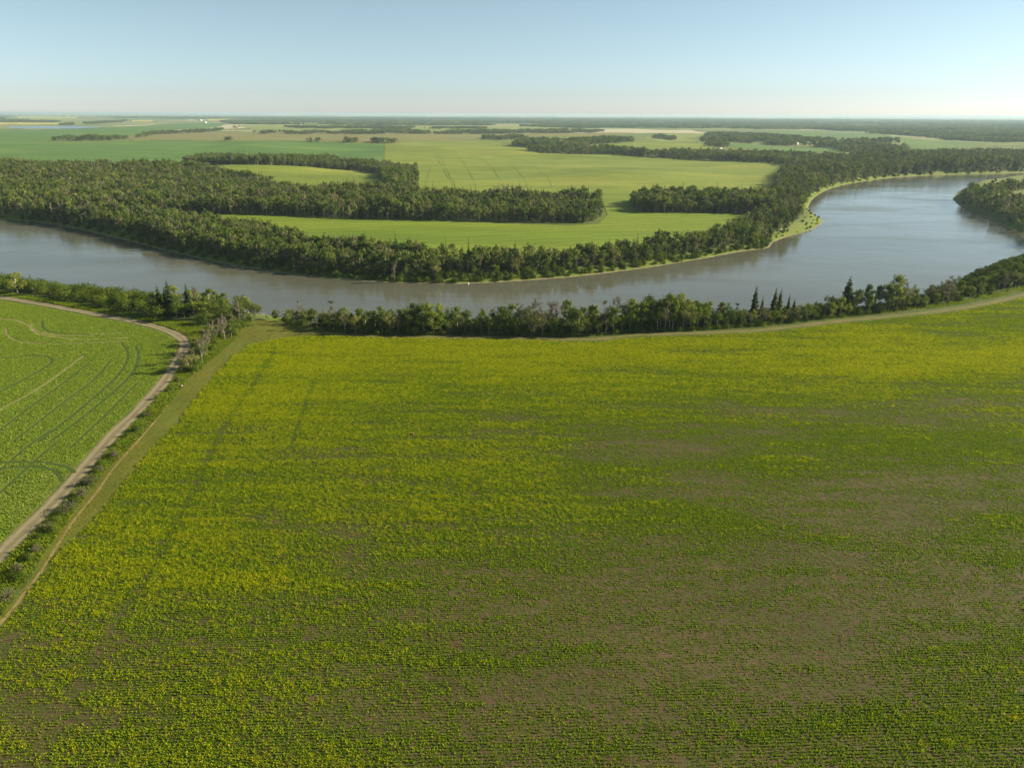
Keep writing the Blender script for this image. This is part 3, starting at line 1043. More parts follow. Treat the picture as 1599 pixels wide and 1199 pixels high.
#%%VEGETATION
# ================================================================== CROPS AND GRASS
def blades(seed, n, h, spread, w, lean=0.5):
    r = np.random.default_rng(seed)
    V, F = [], []
    for i in range(n):
        a = r.uniform(0, 6.28)
        p = np.array([r.normal(0, spread), r.normal(0, spread), 0])
        hh = h * r.uniform(0.6, 1.2)
        d = np.array([math.cos(a), math.sin(a), 0])
        s = np.array([-math.sin(a), math.cos(a), 0]) * w * 0.5
        e = p + d * hh * lean * r.uniform(0.3, 1.3) + np.array([0, 0, hh])
        m = p + (e - p) * 0.5 + np.array([0, 0, hh * .14])
        o = len(V)
        V += [p - s * .6, p + s * .6, m + s, m - s, e + s * .3, e - s * .3]
        F += [(o, o + 1, o + 2, o + 3), (o + 3, o + 2, o + 4, o + 5)]
    return np.array(V), np.array(F)


def crop_plant(seed, h, bloom, n=9):
    r = np.random.default_rng(seed)
    V, F = blades(seed, n, h, 0.15, 0.15, 0.95)
    V = V * [1.25, 0.72, 1.0]
    mi = np.zeros(len(F), int)
    if bloom:
        C = np.column_stack([r.normal(0, .22, bloom), r.normal(0, .22, bloom), h * r.uniform(0.75, 1.25, bloom)])
        V2, F2 = quads(C, 0.125, r, 0.6)
        V, F = join([(V, F), (V2, F2)])
        mi = np.concatenate([mi, np.ones(len(F2), int)])
    return V, F, mi


M['crop'] = leaf_mat('crop leaves', (0.14, 0.24, 0.005), (0.18, 0.275, 0.006), (0.235, 0.31, 0.01), 0.48, 0.35)
M['bloom'] = leaf_mat('yellow bloom', (0.46, 0.48, 0.006), (0.56, 0.54, 0.006), (0.34, 0.42, 0.01), 0.48, 0.25)
M['thin'] = leaf_mat('thin stubble and weeds', (0.15, 0.2, 0.022), (0.13, 0.215, 0.012), (0.23, 0.21, 0.055), 0.45, 0.4)
M['grass'] = leaf_mat('verge grass', (0.105, 0.185, 0.008), (0.15, 0.23, 0.012), (0.24, 0.255, 0.024), 0.45, 0.5)
M['mown_leaf'] = leaf_mat('mown grass blades', (0.15, 0.16, 0.018), (0.20, 0.19, 0.025), (0.27, 0.23, 0.05), 0.4, 0.4)
M['pea'] = leaf_mat('green crop leaves', (0.15, 0.255, 0.02), (0.195, 0.29, 0.026), (0.27, 0.325, 0.048), 0.48, 0.25)


def crop_points():
    sp = 0.66
    ys = np.arange(55, 480, sp)
    out = []
    for y in ys:
        half = 0.80 * (y + 75) + 15
        x = np.arange(-half, half, 0.44)
        x = x + rng.uniform(-.22, .22, x.shape)
        yy = y + x * 0.035 + rng.normal(0, 0.05, x.shape)
        out.append(np.column_stack([x, yy]))
    P = np.vstack(out)
    ok = inpoly(P[:, 0], P[:, 1], field_poly)
    P = P[ok]
    return P


P = crop_points()
U, Vv = to_px(P[:, 0], P[:, 1], 0.0)


def blob(cx, cy, rx, ry, rot=0.0):
    c, s = math.cos(rot), math.sin(rot)
    dx, dy = U - cx, Vv - cy
    return np.exp(-((dx * c + dy * s) / rx) ** 2 - ((-dx * s + dy * c) / ry) ** 2)


X_, Y_ = P[:, 0], P[:, 1]
pat = fbm(X_ / 44, Y_ / 8, 21, 5)            # drifts along the seed rows
pat2 = fbm(X_ / 13, Y_ / 2.8, 22, 4)
big = fbm(X_ / 60, Y_ / 40, 23, 3)
cover = 0.78 + 0.85 * pat + 0.65 * pat2
cover += 0.55 * blob(800, 560, 900, 70) + 0.40 * blob(380, 700, 260, 170) + 0.25 * blob(700, 880, 330, 110) + 0.25 * blob(200, 950, 250, 200)
cover += 0.45 * blob(1540, 960, 90, 30) + 0.35 * blob(1440, 690, 160, 25) + 0.3 * blob(1500, 865, 110, 22) + 0.35 * blob(1380, 1150, 200, 50) + 0.3 * blob(1150, 830, 190, 40)
cover -= 0.36 * blob(1200, 970, 380, 90, -0.05) + 0.55 * blob(1000, 695, 150, 16) + 0.7 * blob(1105, 745, 70, 12) + 0.55 * blob(1480, 640, 170, 24) + 0.5 * blob(1480, 770, 180, 40)
cover -= 0.55 * blob(560, 778, 80, 9) + 0.5 * blob(555, 850, 28, 60) + 0.4 * blob(420, 800, 90, 18) + 0.5 * blob(1330, 820, 150, 20) + 0.34 * blob(1180, 1070, 300, 60) + 0.3 * blob(1400, 930, 240, 60)
cover -= 0.35 * blob(950, 770, 160, 10) + 0.12 * blob(620, 1100, 300, 60) + 0.35 * blob(1230, 650, 130, 12)
streak = fbm(X_ / 22, Y_ / 2.6, 24, 3)
cover -= 0.24 * blob(1250, 900, 520, 260)
bloom = 0.06 + 0.6 * pat + 0.35 * big + 0.35 * pat2 + 0.7 * streak
bloom += 0.75 * blob(760, 552, 420, 26) + 0.55 * blob(400, 640, 160, 120) + 0.55 * blob(1330, 560, 240, 42) + 0.9 * blob(1570, 560, 70, 22) + 0.5 * blob(150, 900, 110, 170)
bloom += 0.45 * blob(420, 900, 180, 90) + 0.35 * blob(600, 700, 200, 60) + 0.35 * blob(1560, 950, 60, 25) + 0.3 * blob(80, 1130, 90, 90) + 0.25 * blob(700, 800, 200, 40)
bloom += 0.35 * blob(700, 590, 700, 90) + 0.4 * blob(60, 1050, 110, 200)
bloom -= 0.55 * ss(640, 1000, Vv) * ss(500, 900, U) + 0.35 * blob(1300, 700, 400, 60)
# wheel lines across the crop
for L, w in (([(418, 560), (392, 608), (360, 650), (330, 705)], 0.9), ([(430, 545), (420, 570), (418, 575)], 0.7), ([(330, 705), (270, 830), (190, 960), (120, 1080), (40, 1199)], 1.2),
             ([(60, 955), (0, 1020), (-60, 1090)], 1.0), ([(490, 600), (470, 650), (455, 700)], 0.7)):
    d = segdist(X_, Y_, smooth(gpoly(L, 0.0), 5))
    cover -= 0.55 * np.exp(-(d / w) ** 2)
    bloom -= 0.6 * np.exp(-(d / (w * 1.4)) ** 2)
cover = np.maximum(cover, 0.30 + 0.75 * pat2 + 0.35 * fbm(X_ / 30, Y_ / 2.2, 25, 3))
pr = rng.random(len(P))
keep = pr < np.clip(0.50 + 0.50 * cover - 0.08 * ss(650, 1000, Vv), 0.48, 0.98)
P, cov, blm = P[keep], cover[keep], bloom[keep]
n = len(P)
isb = rng.random(n) < np.clip(0.06 + 0.60 * blm, 0.0, 0.72)
ist = rng.random(n) < np.clip(0.62 - 0.72 * cov, 0.04, 0.90)
idx = np.where(ist, 8 + rng.integers(0, 3, n), np.where(isb, 4 + rng.integers(0, 4, n), rng.integers(0, 4, n)))
crop_meshes = []
for i in range(4):
    v, f, mi = crop_plant(100 + i, 0.27, 0)
    crop_meshes.append(fast_mesh('green_plant', v, f, [M['crop']]))
for i in range(4):
    v, f, mi = crop_plant(110 + i, 0.30, 15)
    crop_meshes.append(fast_mesh('bloom_plant', v, f, [M['crop'], M['bloom']], mi))
for i in range(3):
    v, f = blades(120 + i, 9, 0.22, 0.24, 0.11, 1.0)
    crop_meshes.append(fast_mesh('thin_plant', v, f, [M['thin']]))
scatter('crop_plants', np.column_stack([P, np.full(n, 0.03)]), crop_meshes, idx, np.clip(0.75 + 0.35 * cov, 0.5, 1.3) * rng.uniform(0.75, 1.25, n),
        0.035 + rng.normal(0, 0.35, n), 'thin crop of green and yellow blooming plants covering the near field', 'crop', 0.08)

# green crop inside the road bend
gx, gy = fill(lfield_poly, 0.62)
uu, vv = to_px(gx, gy, 0.0)
ok = (uu > -160) & (vv < 1050) & (gy > 60)
gx, gy = gx[ok], gy[ok]
d = np.full(gx.shape, 99.0)
for t in tram_lines:
    d = np.minimum(d, segdist(gx, gy, t))
thin = fbm(gx / 18, gy / 25, 41, 4)
ok = (d > 0.80 + 0.25 * rng.random(len(gx))) & (rng.random(len(gx)) < 0.80 + 0.4 * thin) & (segdist(gx, gy, lfield_poly, True) > 0.4)
gx, gy = gx[ok], gy[ok]
n = len(gx)
pm = []
for i in range(4):
    v, f = blades(130 + i, 10, 0.27, 0.24, 0.17, 1.0)
    pm.append(fast_mesh('pea_plant', v, f, [M['pea']]))
scatter('green_crop_plants', np.column_stack([gx, gy, np.full(n, 0.03)]), pm, rng.integers(0, 4, n), rng.uniform(0.8, 1.35, n), rng.uniform(0, 6.28, n),
        'dense low green crop plants inside the road bend', 'crop', 0.1)

# rough grass of the verges
VERGE = gpoly([(-90, 444), (0, 455), (130, 476), (300, 504), (330, 512), (378, 505), (393, 502), (378, 514), (367, 530), (333, 560), (298, 588), (273, 620), (245, 655), (212, 690), (158, 742), (118, 795), (72, 858),
               (45, 905), (0, 962), (-60, 1022), (-140, 1090), (-200, 1080), (-60, 925), (0, 864), (40, 824), (92, 772), (140, 718), (180, 672), (212, 641), (250, 601), (272, 568), (284, 550), (289, 538),
               (280, 523), (250, 510), (200, 498), (125, 484), (62, 472), (0, 462), (-90, 448)], 0.0)
gx, gy = fill(VERGE, 0.60)
ok = (segdist(gx, gy, smooth(road_line)) > 2.7) & (gy > 70)
gx, gy = gx[ok], gy[ok]
m2 = gpoly([(430, 500), (470, 505), (520, 515), (600, 520), (800, 522), (880, 525), (935, 525), (1000, 518), (1100, 516), (1200, 510), (1300, 498), (1400, 488), (1500, 476), (1560, 464), (1620, 450),
            (1620, 440), (1500, 470), (1300, 492), (1100, 511), (900, 518), (600, 515), (470, 500)], 0.0)
hx, hy = fill(m2, 0.9)
gx, gy = np.concatenate([gx, hx]), np.concatenate([gy, hy])
n = len(gx)
gm = []
for i in range(4):
    v, f = blades(140 + i, 10, 0.55, 0.18, 0.11, 0.8)
    gm.append(fast_mesh('grass_tuft', v, f, [M['grass']]))
hz = np.where(np.arange(n) < n, level(gx, gy), 0)
mx, my = fill(mown_poly, 0.75)
sel = (my > 70) & (rng.random(len(mx)) < 0.55 + 0.8 * fbm(mx / 6, my / 14, 52, 3))
mx, my = mx[sel], my[sel]
lush = np.clip(1.0 + 0.8 * fbm(gx / 9, gy / 9, 51, 3), 0.5, 1.8)
MG = [fast_mesh('mown_tuft', *blades(150 + i, 9, 0.16, 0.2, 0.09, 1.1), [M['mown_leaf']]) for i in range(3)]
scatter('mown_grass', np.column_stack([mx, my, np.full(len(mx), 0.02)]), MG, rng.integers(0, 3, len(mx)), rng.uniform(0.7, 1.4, len(mx)), rng.uniform(0, 6.28, len(mx)),
        'short dry mown grass on the strip beside the crop', 'grass', 0.1)
scatter('verge_grass', np.column_stack([gx, gy, hz]), gm, rng.integers(0, 4, n), lush * rng.uniform(0.8, 1.25, n), rng.uniform(0, 6.28, n),
        'rough bright grass on the road verges and bank edge', 'grass', 0.1)

# ================================================================== TREES ONE CAN TELL APART
ORD = ['first', 'second', 'third', 'fourth', 'fifth', 'sixth', 'seventh', 'eighth', 'ninth', 'tenth', 'eleventh', 'twelfth', 'thirteenth', 'fourteenth', 'fifteenth',
       'sixteenth', 'seventeenth', 'eighteenth', 'nineteenth', 'twentieth']
TENS = ['twenty', 'thirty', 'forty', 'fifty', 'sixty', 'seventy', 'eighty', 'ninety']


def ordw(i):
    if i < 20:
        return ORD[i]
    if i >= 99:
        return 'hundredth' if i == 99 else 'hundred-and-' + ordw(i - 100)
    t, u = divmod(i + 1, 10)
    return (TENS[t - 2][:-1] + 'ieth') if u == 0 else TENS[t - 2] + '-' + ORD[u - 1]


def interp_line(L, x):
    L = sorted(L)
    return float(np.interp(x, [p[0] for p in L], [p[1] for p in L]))


BASE = [(440, 497), (470, 508), (500, 516), (560, 521), (640, 523), (720, 522), (800, 524), (880, 526), (930, 524), (1000, 518), (1080, 516), (1160, 511), (1240, 504), (1320, 494),
        (1400, 486), (1480, 474), (1540, 462), (1599, 448), (1700, 425)]
TOP = [(440, 480), (470, 472), (500, 478), (540, 484), (570, 489), (600, 480), (640, 484), (690, 478), (740, 490), (760, 477), (800, 478), (850, 480), (880, 478), (930, 483), (965, 465), (985, 478),
       (1000, 463), (1060, 458), (1085, 461), (1105, 480), (1130, 476), (1160, 482), (1200, 478), (1240, 482), (1290, 464), (1340, 458), (1400, 446), (1450, 452), (1475, 440), (1520, 442), (1560, 428), (1599, 405)]
SEG = [(440, 700, 'right of the grassy corner'), (700, 985, 'left of the tallest clump'), (985, 1098, 'in the tallest clump'), (1098, 1330, 'between tallest clump and lone spruce'),
       (1330, 1760, 'right of the lone spruce')]
belt = []
for row, (step, back, hf) in enumerate(((14, 1.0, 0.70), (13.5, 6.0, 0.95), (19, 11.5, 1.08))):
    x = 446 + 5 * row
    while x < 1690:
        b = interp_line(BASE, x)
        gx_, gy_ = ground_at(x, b, 0.0)
        px_m = FPX / math.hypot(gy_, 90)
        gy2 = gy_ + back + rng.uniform(-1.2, 1.6)
        rise = (interp_line(TOP, x) if x < 1599 else b - 40)
        bb = to_px(gx_, gy2, 0.0)[1]
        h = max(4.5, (bb - rise) / px_m * hf * rng.choice([0.75, 0.95, 1.08, 1.2, 1.35]) * rng.uniform(0.9, 1.1))
        h = min(h * (1.18 if x > 1250 else 1.0), 19)
        kind = 'poplar'
        q = rng.random()
        if q < (0.20 if 600 < x < 985 else 0.12):
            kind = 'dead'
            h = min(h, 14)
        elif row == 0 and q < 0.34:
            kind = 'bush'
            h = min(h * 0.5, 5)
        belt.append((x, row, kind, gx_ * gy2 / gy_, gy2, h))
        x += step * rng.uniform(0.75, 1.25) * (1.0 if x < 1330 else 1.05)
# low bushes along the foot of the belt
x = 470
while x < 1640:
    b = interp_line(BASE, x)
    g_ = ground_at(x, b + 0.5, 0.0)
    belt.append((x, 0, 'bush', g_[0], g_[1], rng.uniform(1.6, 3.4)))
    x += rng.uniform(14, 30)
rows = ['front row', 'middle row', 'back row']
cnt = {}
for x, row, kind, gx_, gy_, h in sorted(belt):
    sg = [s for s in SEG if s[0] <= x < s[1]]
    if not sg:
        continue
    w = sg[0][2]
    key = (kind, row, w)
    i = cnt[key] = cnt.get(key, -1) + 1
    what = {'poplar': 'leafy poplar', 'dead': 'bare grey tree', 'bush': 'dark low bush'}[kind]
    plant(kind, gx_, gy_, h, '%s %s, %s from left, near bank %s' % (what, w, ordw(i), rows[row]), {'poplar': 'poplars along the near riverbank', 'dead': 'bare trees along the near riverbank', 'bush': 'bushes along the near riverbank'}[kind], None, 0.88)

for u, tp, w, lb in [(1174, 447, 0.8, 'tall thin dark spruce, leftmost of the spruce group on near bank'), (1186, 463, 0.8, 'short spruce just right of the leftmost bank spruce'),
                     (1205, 450, 1.0, 'full spruce in the middle of the near bank spruce group'), (1213, 452, 0.9, 'spruce leaning against the full middle bank spruce'),
                     (1227, 459, 0.7, 'narrow spruce right of the middle bank spruces'), (1236, 467, 0.9, 'lowest spruce at right end of the bank spruce group'),
                     (1318, 433, 1.15, 'lone tall spruce rising above the near bank trees'), (1362, 462, 0.8, 'small spruce tip between lone spruce and right trees'),
                     (1473, 437, 1.5, 'broad dark spruce standing against the water at right'), (1594, 395, 1.3, 'dark spruce at the right edge of the photo')]:
    b = interp_line(BASE, u)
    g0 = ground_at(u, b, 0.0)
    y2 = g0[1] + 11
    pm_ = FPX / math.hypot(y2, 90)
    bb = to_px(g0[0], y2, 0.0)[1]
    plant('spruce', g0[0] * y2 / g0[1], y2, min(24, (bb - tp) / pm_ * 1.05), lb, 'spruces along the near riverbank', 0.0, w)

# shrubs on the bank slope at right
SLOPE = np.array([on_plane(u, v, -4.0) for u, v in [(1500, 447), (1530, 432), (1570, 421), (1620, 412), (1640, 430), (1600, 446), (1540, 462), (1480, 474), (1430, 478)]])
gx, gy = fill(SLOPE, 8.0)
for i, (a, b) in enumerate(sorted(zip(gx, gy))):
    plant('bush', a, b, rng.uniform(3.5, 6.0), 'rounded green bush on right bank slope, %s from left' % ordw(i), 'bushes on the right bank slope')

# thicket on the left bank above the road
THICK = np.array([ground_at(u, v, 0.0) for u, v in [(-60, 448), (0, 453), (60, 464), (130, 476), (200, 488), (250, 497), (300, 505), (345, 512), (360, 503), (392, 497)]] +
                 [on_plane(u, v, -7) for u, v in [(385, 490), (340, 487), (270, 478), (200, 471), (130, 462), (60, 450), (0, 443), (-60, 434)]])
gx, gy = fill(THICK, 7.4)
lst = sorted(zip(gx, gy))
c1 = c2 = 0
for a, b in lst:
    u_ = to_px(a, b, 0)[0]
    if u_ > 270 and rng.random() < 0.55:
        plant('poplar', a, b, rng.uniform(8.5, 12), 'dense poplar in left thicket beside road bend, %s from left' % ordw(c1), 'poplars in the left bank thicket')
        c1 += 1
    else:
        plant('bush', a, b, rng.uniform(5.0, 8.0), 'leafy bush in left bank thicket above road, %s from left' % ordw(c2), 'bushes in the left bank thicket')
        c2 += 1
for u, b, tp, w, kind, lb in [(28, 458, 423, 1.25, 'poplar', 'big open poplar with pale trunks at far left bank'), (20, 457, 428, 1.0, 'poplar', 'poplar leaning behind the big open left poplar'),
                              (54, 461, 428, 0.7, 'poplar', 'slim poplar with bare white trunk against the river'), (252, 490, 443, 0.9, 'spruce', 'left of three spruces above the road bend'),
                              (268, 491, 437, 1.2, 'spruce', 'tallest of three spruces above the road bend'), (262, 489, 446, 0.8, 'spruce', 'slim spruce between the two left bend spruces'),
                              (297, 492, 442, 1.0, 'spruce', 'right one of three spruces above the road bend'), (309, 493, 452, 0.5, 'dead', 'thin bare tree right of the three bend spruces'),
                              (394, 500, 465, 0.9, 'poplar', 'upright poplar at left side of the bank gap'), (402, 498, 468, 0.9, 'poplar', 'second poplar at left side of the bank gap'),
                              (430, 497, 475, 1.1, 'poplar', 'rounded tree standing in the bank gap'), (472, 505, 467, 0.7, 'dead', 'pale bare tree right of the bank gap'),
                              (240, 489, 455, 0.9, 'poplar', 'dark poplar left of the three bend spruces')]:
    g0 = ground_at(u, b, 0.0)
    plant(kind, g0[0], g0[1], (b - tp) / (FPX / math.hypot(g0[1], 90)), lb, None, None, w)

# bare hedge between road bend and mown strip
hedge = gpoly([(296, 582), (308, 566), (322, 550), (338, 536), (352, 524), (368, 512), (382, 503)], 0.0)
hs = smooth(hedge, 5)
for i in range(24):
    p = hs[int(i / 23 * (len(hs) - 1))] + rng.normal(0, 1.6, 2)
    if i % 2:
        plant('poplar', p[0], p[1], rng.uniform(6, 9.5), 'green poplar among bare hedge trees, %s from road end' % ordw(i), 'hedge trees beside the mown strip')
    else:
        plant('dead', p[0], p[1], rng.uniform(7, 11.5), 'grey half-bare hedge tree beside mown strip, %s from road end' % ordw(i), 'hedge trees beside the mown strip', None, 0.95)
for i in range(22):
    p = hs[int(i / 21 * (len(hs) - 1))] + rng.normal(0, 1.8, 2)
    plant('bush', p[0], p[1], rng.uniform(2.6, 4.8), 'low green bush under the bare hedge, %s from road end' % ordw(i), 'bushes under the bare hedge')
# bushes between road and mown strip
vline = smooth(gpoly([(20, 908), (60, 852), (100, 798), (140, 752), (180, 706), (225, 655), (262, 608)], 0.0), 6)
for i in range(26):
    p = vline[int(i / 25 * (len(vline) - 1))] + rng.normal(0, 1.0, 2)
    plant('bush', p[0], p[1], rng.uniform(1.2, 2.4), 'low dark bush in the road verge row, %s from bottom' % ordw(i), 'low bushes in the road verge')
for i, (u, v, h) in enumerate([(4, 958, 2.0), (14, 935, 2.4), (30, 893, 2.5), (45, 876, 2.7), (58, 862, 2.1), (76, 828, 2.2), (88, 815, 2.8), (98, 803, 2.4), (107, 795, 2.9), (118, 784, 2.6), (128, 775, 2.9), (139, 757, 3.0),
                               (147, 748, 2.8), (157, 735, 2.0), (181, 714, 2.4), (196, 700, 1.6), (215, 672, 1.8), (232, 650, 1.5), (262, 612, 2.0), (276, 596, 2.2)]):
    g0 = ground_at(u, v, 0.0)
    plant('willow' if i % 3 else 'bush', g0[0], g0[1], h * (1 if i % 3 else 0.8), ('grey twiggy bush' if i % 3 else 'small green bush') + ' between road and mown strip, %s from bottom' % ordw(i), 'bushes between road and mown strip')

# first trees of the far bank
FS = smooth(px_w(FAR_SHORE), 8)
seglen = np.concatenate([[0], np.cumsum(np.linalg.norm(np.diff(FS, axis=0), axis=1))])
FU = np.array([to_px(p[0], p[1], WATER_Z)[0] for p in FS])
s0, s1 = np.interp(30, FU[:200], seglen[:200]), seglen[np.argmax(FU > 1200)]
dr = np.gradient(FS, axis=0)
dr /= np.linalg.norm(dr, axis=1)[:, None]
FN = np.stack([-dr[:, 1], dr[:, 0]], 1)
FSEG = [(-999, 250, 'left of the long shaded shore'), (250, 610, 'left of the bleached tree'), (610, 860, 'right of the bleached tree'), (860, 1260, 'near the river bend')]
far_pts = []
cnt = {}
for row, (off, step, lo, hi) in ((1, (12, 13.0, 6, 9.5)), (2, (18, 24.0, 9, 14))):
    s = s0 + 2 * row
    while s < s1:
        j = int(np.searchsorted(seglen, s))
        p = FS[j] + FN[j] * (off + rng.uniform(-1.5, 2.5)) + dr[j] * rng.uniform(-1.5, 1.5)
        u_ = FU[j]
        w = [q[2] for q in FSEG if q[0] <= u_ < q[1]][0]
        kind = 'bush' if row == 0 or (row == 1 and rng.random() < 0.35) else 'poplar'
        far_pts.append((p[0], p[1]))
        i = cnt[(kind, row, w)] = cnt.get((kind, row, w), -1) + 1
        plant(kind, p[0], p[1], rng.uniform(lo, hi) * (0.6 if kind == 'bush' and row else 1), '%s on far bank %s, %s from left, %s' % ('round bush' if kind == 'bush' else 'leafy poplar', w, ordw(i), ['', 'lower row', 'upper row'][row]),
              'bushes along the far riverbank' if kind == 'bush' else 'poplars along the far riverbank')
        s += step * rng.uniform(0.7, 1.3)
g0 = on_plane(616, 440, -9)
plant('dead', g0[0], g0[1] + 3, 12.0, 'bleached pale dead tree standing at far water edge', None)

#%%SMALL
# ================================================================== SMALL THINGS
def rock(name, u, v, z, size, c1, c2, label, seed):
    import bmesh
    bm = bmesh.new()
    bmesh.ops.create_icosphere(bm, subdivisions=3, radius=1.0)
    r = np.random.default_rng(seed)
    cuts = [(Vector(r.normal(size=3)).normalized(), r.uniform(0.55, 0.85)) for _ in range(9)]
    for w in bm.verts:
        for nrm, d in cuts:
            e = w.co.dot(nrm)
            if e > d:
                w.co -= nrm * (e - d)
        w.co *= 1 + 0.05 * math.sin(7 * w.co.x + seed) * math.cos(6 * w.co.y)
        w.co.x *= size[0] / 2
        w.co.y *= size[1] / 2
        w.co.z *= size[2] / 2
        w.co.z += size[2] * 0.32
    me = bpy.data.meshes.new(name)
    bm.to_mesh(me)
    bm.free()
    k = NT(name)
    me.materials.append(k.color(k.ramp(k.noise(2.5, 5), [(0.3, c1), (0.7, c2)])))
    o = link(bpy.data.objects.new(name, me))
    p = on_plane(u, v, z)
    o.location = (p[0], p[1], float(land(p[0], p[1])[0]) + 0.02)
    o.rotation_euler = (0, 0, seed)
    tag(o, label, 'rock')


rock('field_rock', 643, 680, 0, (1.5, 1.1, 1.3), (0.055, 0.03, 0.022), (0.16, 0.085, 0.07), 'dark reddish rock alone amid the near crop field', 3)
rock('pale_boulder', 284, 604, 0, (0.9, 0.8, 1.1), (0.26, 0.23, 0.15), (0.42, 0.37, 0.26), 'pale rounded boulder between the road and mown strip', 5)
rock('shore_boulder', 731, 444, -10, (2.0, 1.5, 1.7), (0.55, 0.52, 0.42), (0.72, 0.69, 0.60), 'white boulder at the far bank waterline', 8)
# short pale post beside the boulder
p = on_plane(279.5, 603, 0)
post = bpy.data.objects.new('marker_post', None)
link(post)
post.location = (p[0], p[1], 0)
tag(post, 'short pale marker post left of the pale boulder', 'post')
v, f = tube([(0, 0, -0.2), (0, 0, 0.6), (0.02, 0, 1.15)], [0.09, 0.085, 0.08], 8)
link(bpy.data.objects.new('shaft', fast_mesh('shaft', v, f, M['bark_dead'], smooth_=True)), post)
v, f = tube([(0.02, 0, 1.13), (0.02, 0, 1.22), (0.02, 0, 1.25)], [0.10, 0.10, 0.01], 8)
k = NT('post paint')
link(bpy.data.objects.new('cap', fast_mesh('cap', v, f, k.color((0.62, 0.62, 0.52)))), post)
# fallen trunks in the bank gap
for i, (a, b, rr, lb) in enumerate([((428, 496, 0), (448, 480, 5.0), 0.22, 'long grey fallen trunk leaning in the bank gap'), ((418, 497, 0), (410, 490, 3.0), 0.25, 'pinkish broken trunk at left of the bank gap'),
                                    ((436, 495, 0), (445, 489, 2.5), 0.16, 'short grey log under the long leaning trunk')]):
    p0 = np.array([*ground_at(a[0], a[1], 0), 0.0])
    q = on_plane(b[0], b[1], b[2])
    p1 = np.array([q[0], min(q[1], p0[1] + 8), b[2]])
    v, f = tube([p0 * 0 + [0, 0, -0.1], (p1 - p0) * .5 + [0, 0, .3], p1 - p0], [rr, rr * .8, rr * .4], 8)
    t = link(bpy.data.objects.new('fallen_trunk', None))
    t.location = p0
    tag(t, lb, 'log')
    link(bpy.data.objects.new('trunk', fast_mesh('fallen', v, f, M['bark_dead'], smooth_=True)), t)
    bs = []
    for j in range(5):
        w = rng.uniform(0.35, 0.95)
        c = (p1 - p0) * w
        e = c + rng.normal(0, 1, 3) * [1.2, 1.2, 0.5] + [0, 0, 0.9]
        bs.append(tube([c, e], [rr * .3, 0.03], 4))
    v, f = join(bs)
    link(bpy.data.objects.new('branches', fast_mesh('branches', v, f, M['bark_dead'])), t)

# far farm buildings
k = NT('white siding')
M['siding'] = k.color(k.ramp(k.noise(0.6, 3), [(0.3, (0.55, 0.54, 0.50)), (0.7, (0.70, 0.69, 0.65))]))
k = NT('metal roof')
k.b.inputs['Roughness'].default_value = 0.45
M['roof'] = k.color(k.ramp(k.noise(0.5, 3), [(0.3, (0.58, 0.62, 0.62)), (0.7, (0.74, 0.77, 0.76))]))
k = NT('dark opening')
M['opening'] = k.color((0.04, 0.045, 0.05))


def building(u, v, L, W, H, rot, label):
    p = ground_at(u, v)
    o = link(bpy.data.objects.new('farm_building', None))
    o.location = (p[0], p[1], float(level(p[0], p[1])))
    o.rotation_euler = (0, 0, rot)
    tag(o, label, 'building', 'far farm buildings')
    a, b = L / 2, W / 2
    rh = H + W * 0.28
    V = [(-a, -b, -1), (a, -b, -1), (a, b, -1), (-a, b, -1), (-a, -b, H), (a, -b, H), (a, b, H), (-a, b, H)]
    F = [(0, 1, 5, 4), (1, 2, 6, 5), (2, 3, 7, 6), (3, 0, 4, 7)]
    link(bpy.data.objects.new('wall', fast_mesh('wall', V, F, M['siding'])), o)
    V = [(-a, 0, rh - .1), (-a, -b, H), (-a, b, H), (-a, 0, H - .05), (a, 0, rh - .1), (a, -b, H), (a, b, H), (a, 0, H - .05)]
    link(bpy.data.objects.new('gable', fast_mesh('gable', V, [(0, 1, 3, 2), (4, 6, 7, 5)], M['siding'])), o)
    e = 0.5
    V = []
    for z in (0, 0.18):
        V += [(-a - e, -b - e, H - .25 + z), (a + e, -b - e, H - .25 + z), (a + e, 0, rh + z), (-a - e, 0, rh + z), (a + e, b + e, H - .25 + z), (-a - e, b + e, H - .25 + z)]
    F = [(6, 7, 8, 9), (9, 8, 10, 11), (1, 0, 3, 2), (2, 3, 5, 4), (0, 1, 7, 6), (4, 5, 11, 10), (1, 2, 8, 7), (2, 4, 10, 8), (3, 0, 6, 9), (5, 3, 9, 11)]
    link(bpy.data.objects.new('roof', fast_mesh('roof', V, F, M['roof'])), o)
    y = -b - 0.06
    link(bpy.data.objects.new('door', fast_mesh('door', [(-2, y, 0), (2, y, 0), (2, y, H * .75), (-2, y, H * .75), (-2, y + .2, 0), (2, y + .2, 0), (2, y + .2, H * .75), (-2, y + .2, H * .75)],
                                                    [(0, 1, 2, 3), (3, 2, 6, 7), (1, 5, 6, 2), (4, 0, 3, 7)], M['opening'])), o)


BUILDINGS = [(852, 223, 22, 14, 6, 0.3, 'pale roofed barn at left of the farmyard grove'), (876, 223, 24, 12, 5, 0.0, 'long pale shed at right of the farmyard grove'),
             (1241, 226, 26, 12, 5, 0.0, 'white shed left in the tree line above right forest'), (1262, 225, 20, 12, 5, 0.2, 'white shed in middle of tree line above right forest'),
             (1272, 225, 22, 12, 5, 0.0, 'white shed right in the tree line above right forest'), (1124, 234, 11, 7, 3, 0.1, 'small white building behind the right end of middle belt'),
             (313, 189, 40, 20, 9, 0.0, 'large white farm building near the yellow strips'), (320, 192.5, 34, 16, 7, 0.1, 'lower white farm building near the yellow strips')]
for b in BUILDINGS:
    building(*b)

#%%WOODS
# ================================================================== WOODS THAT READ AS ONE MASS
def lowtree(seed, H, W, n, leaf):
    (a, b), (c, d) = poplar(seed, H, W, 0.22, n, leaf, 8)
    return join([(c, d)]), (a, b)


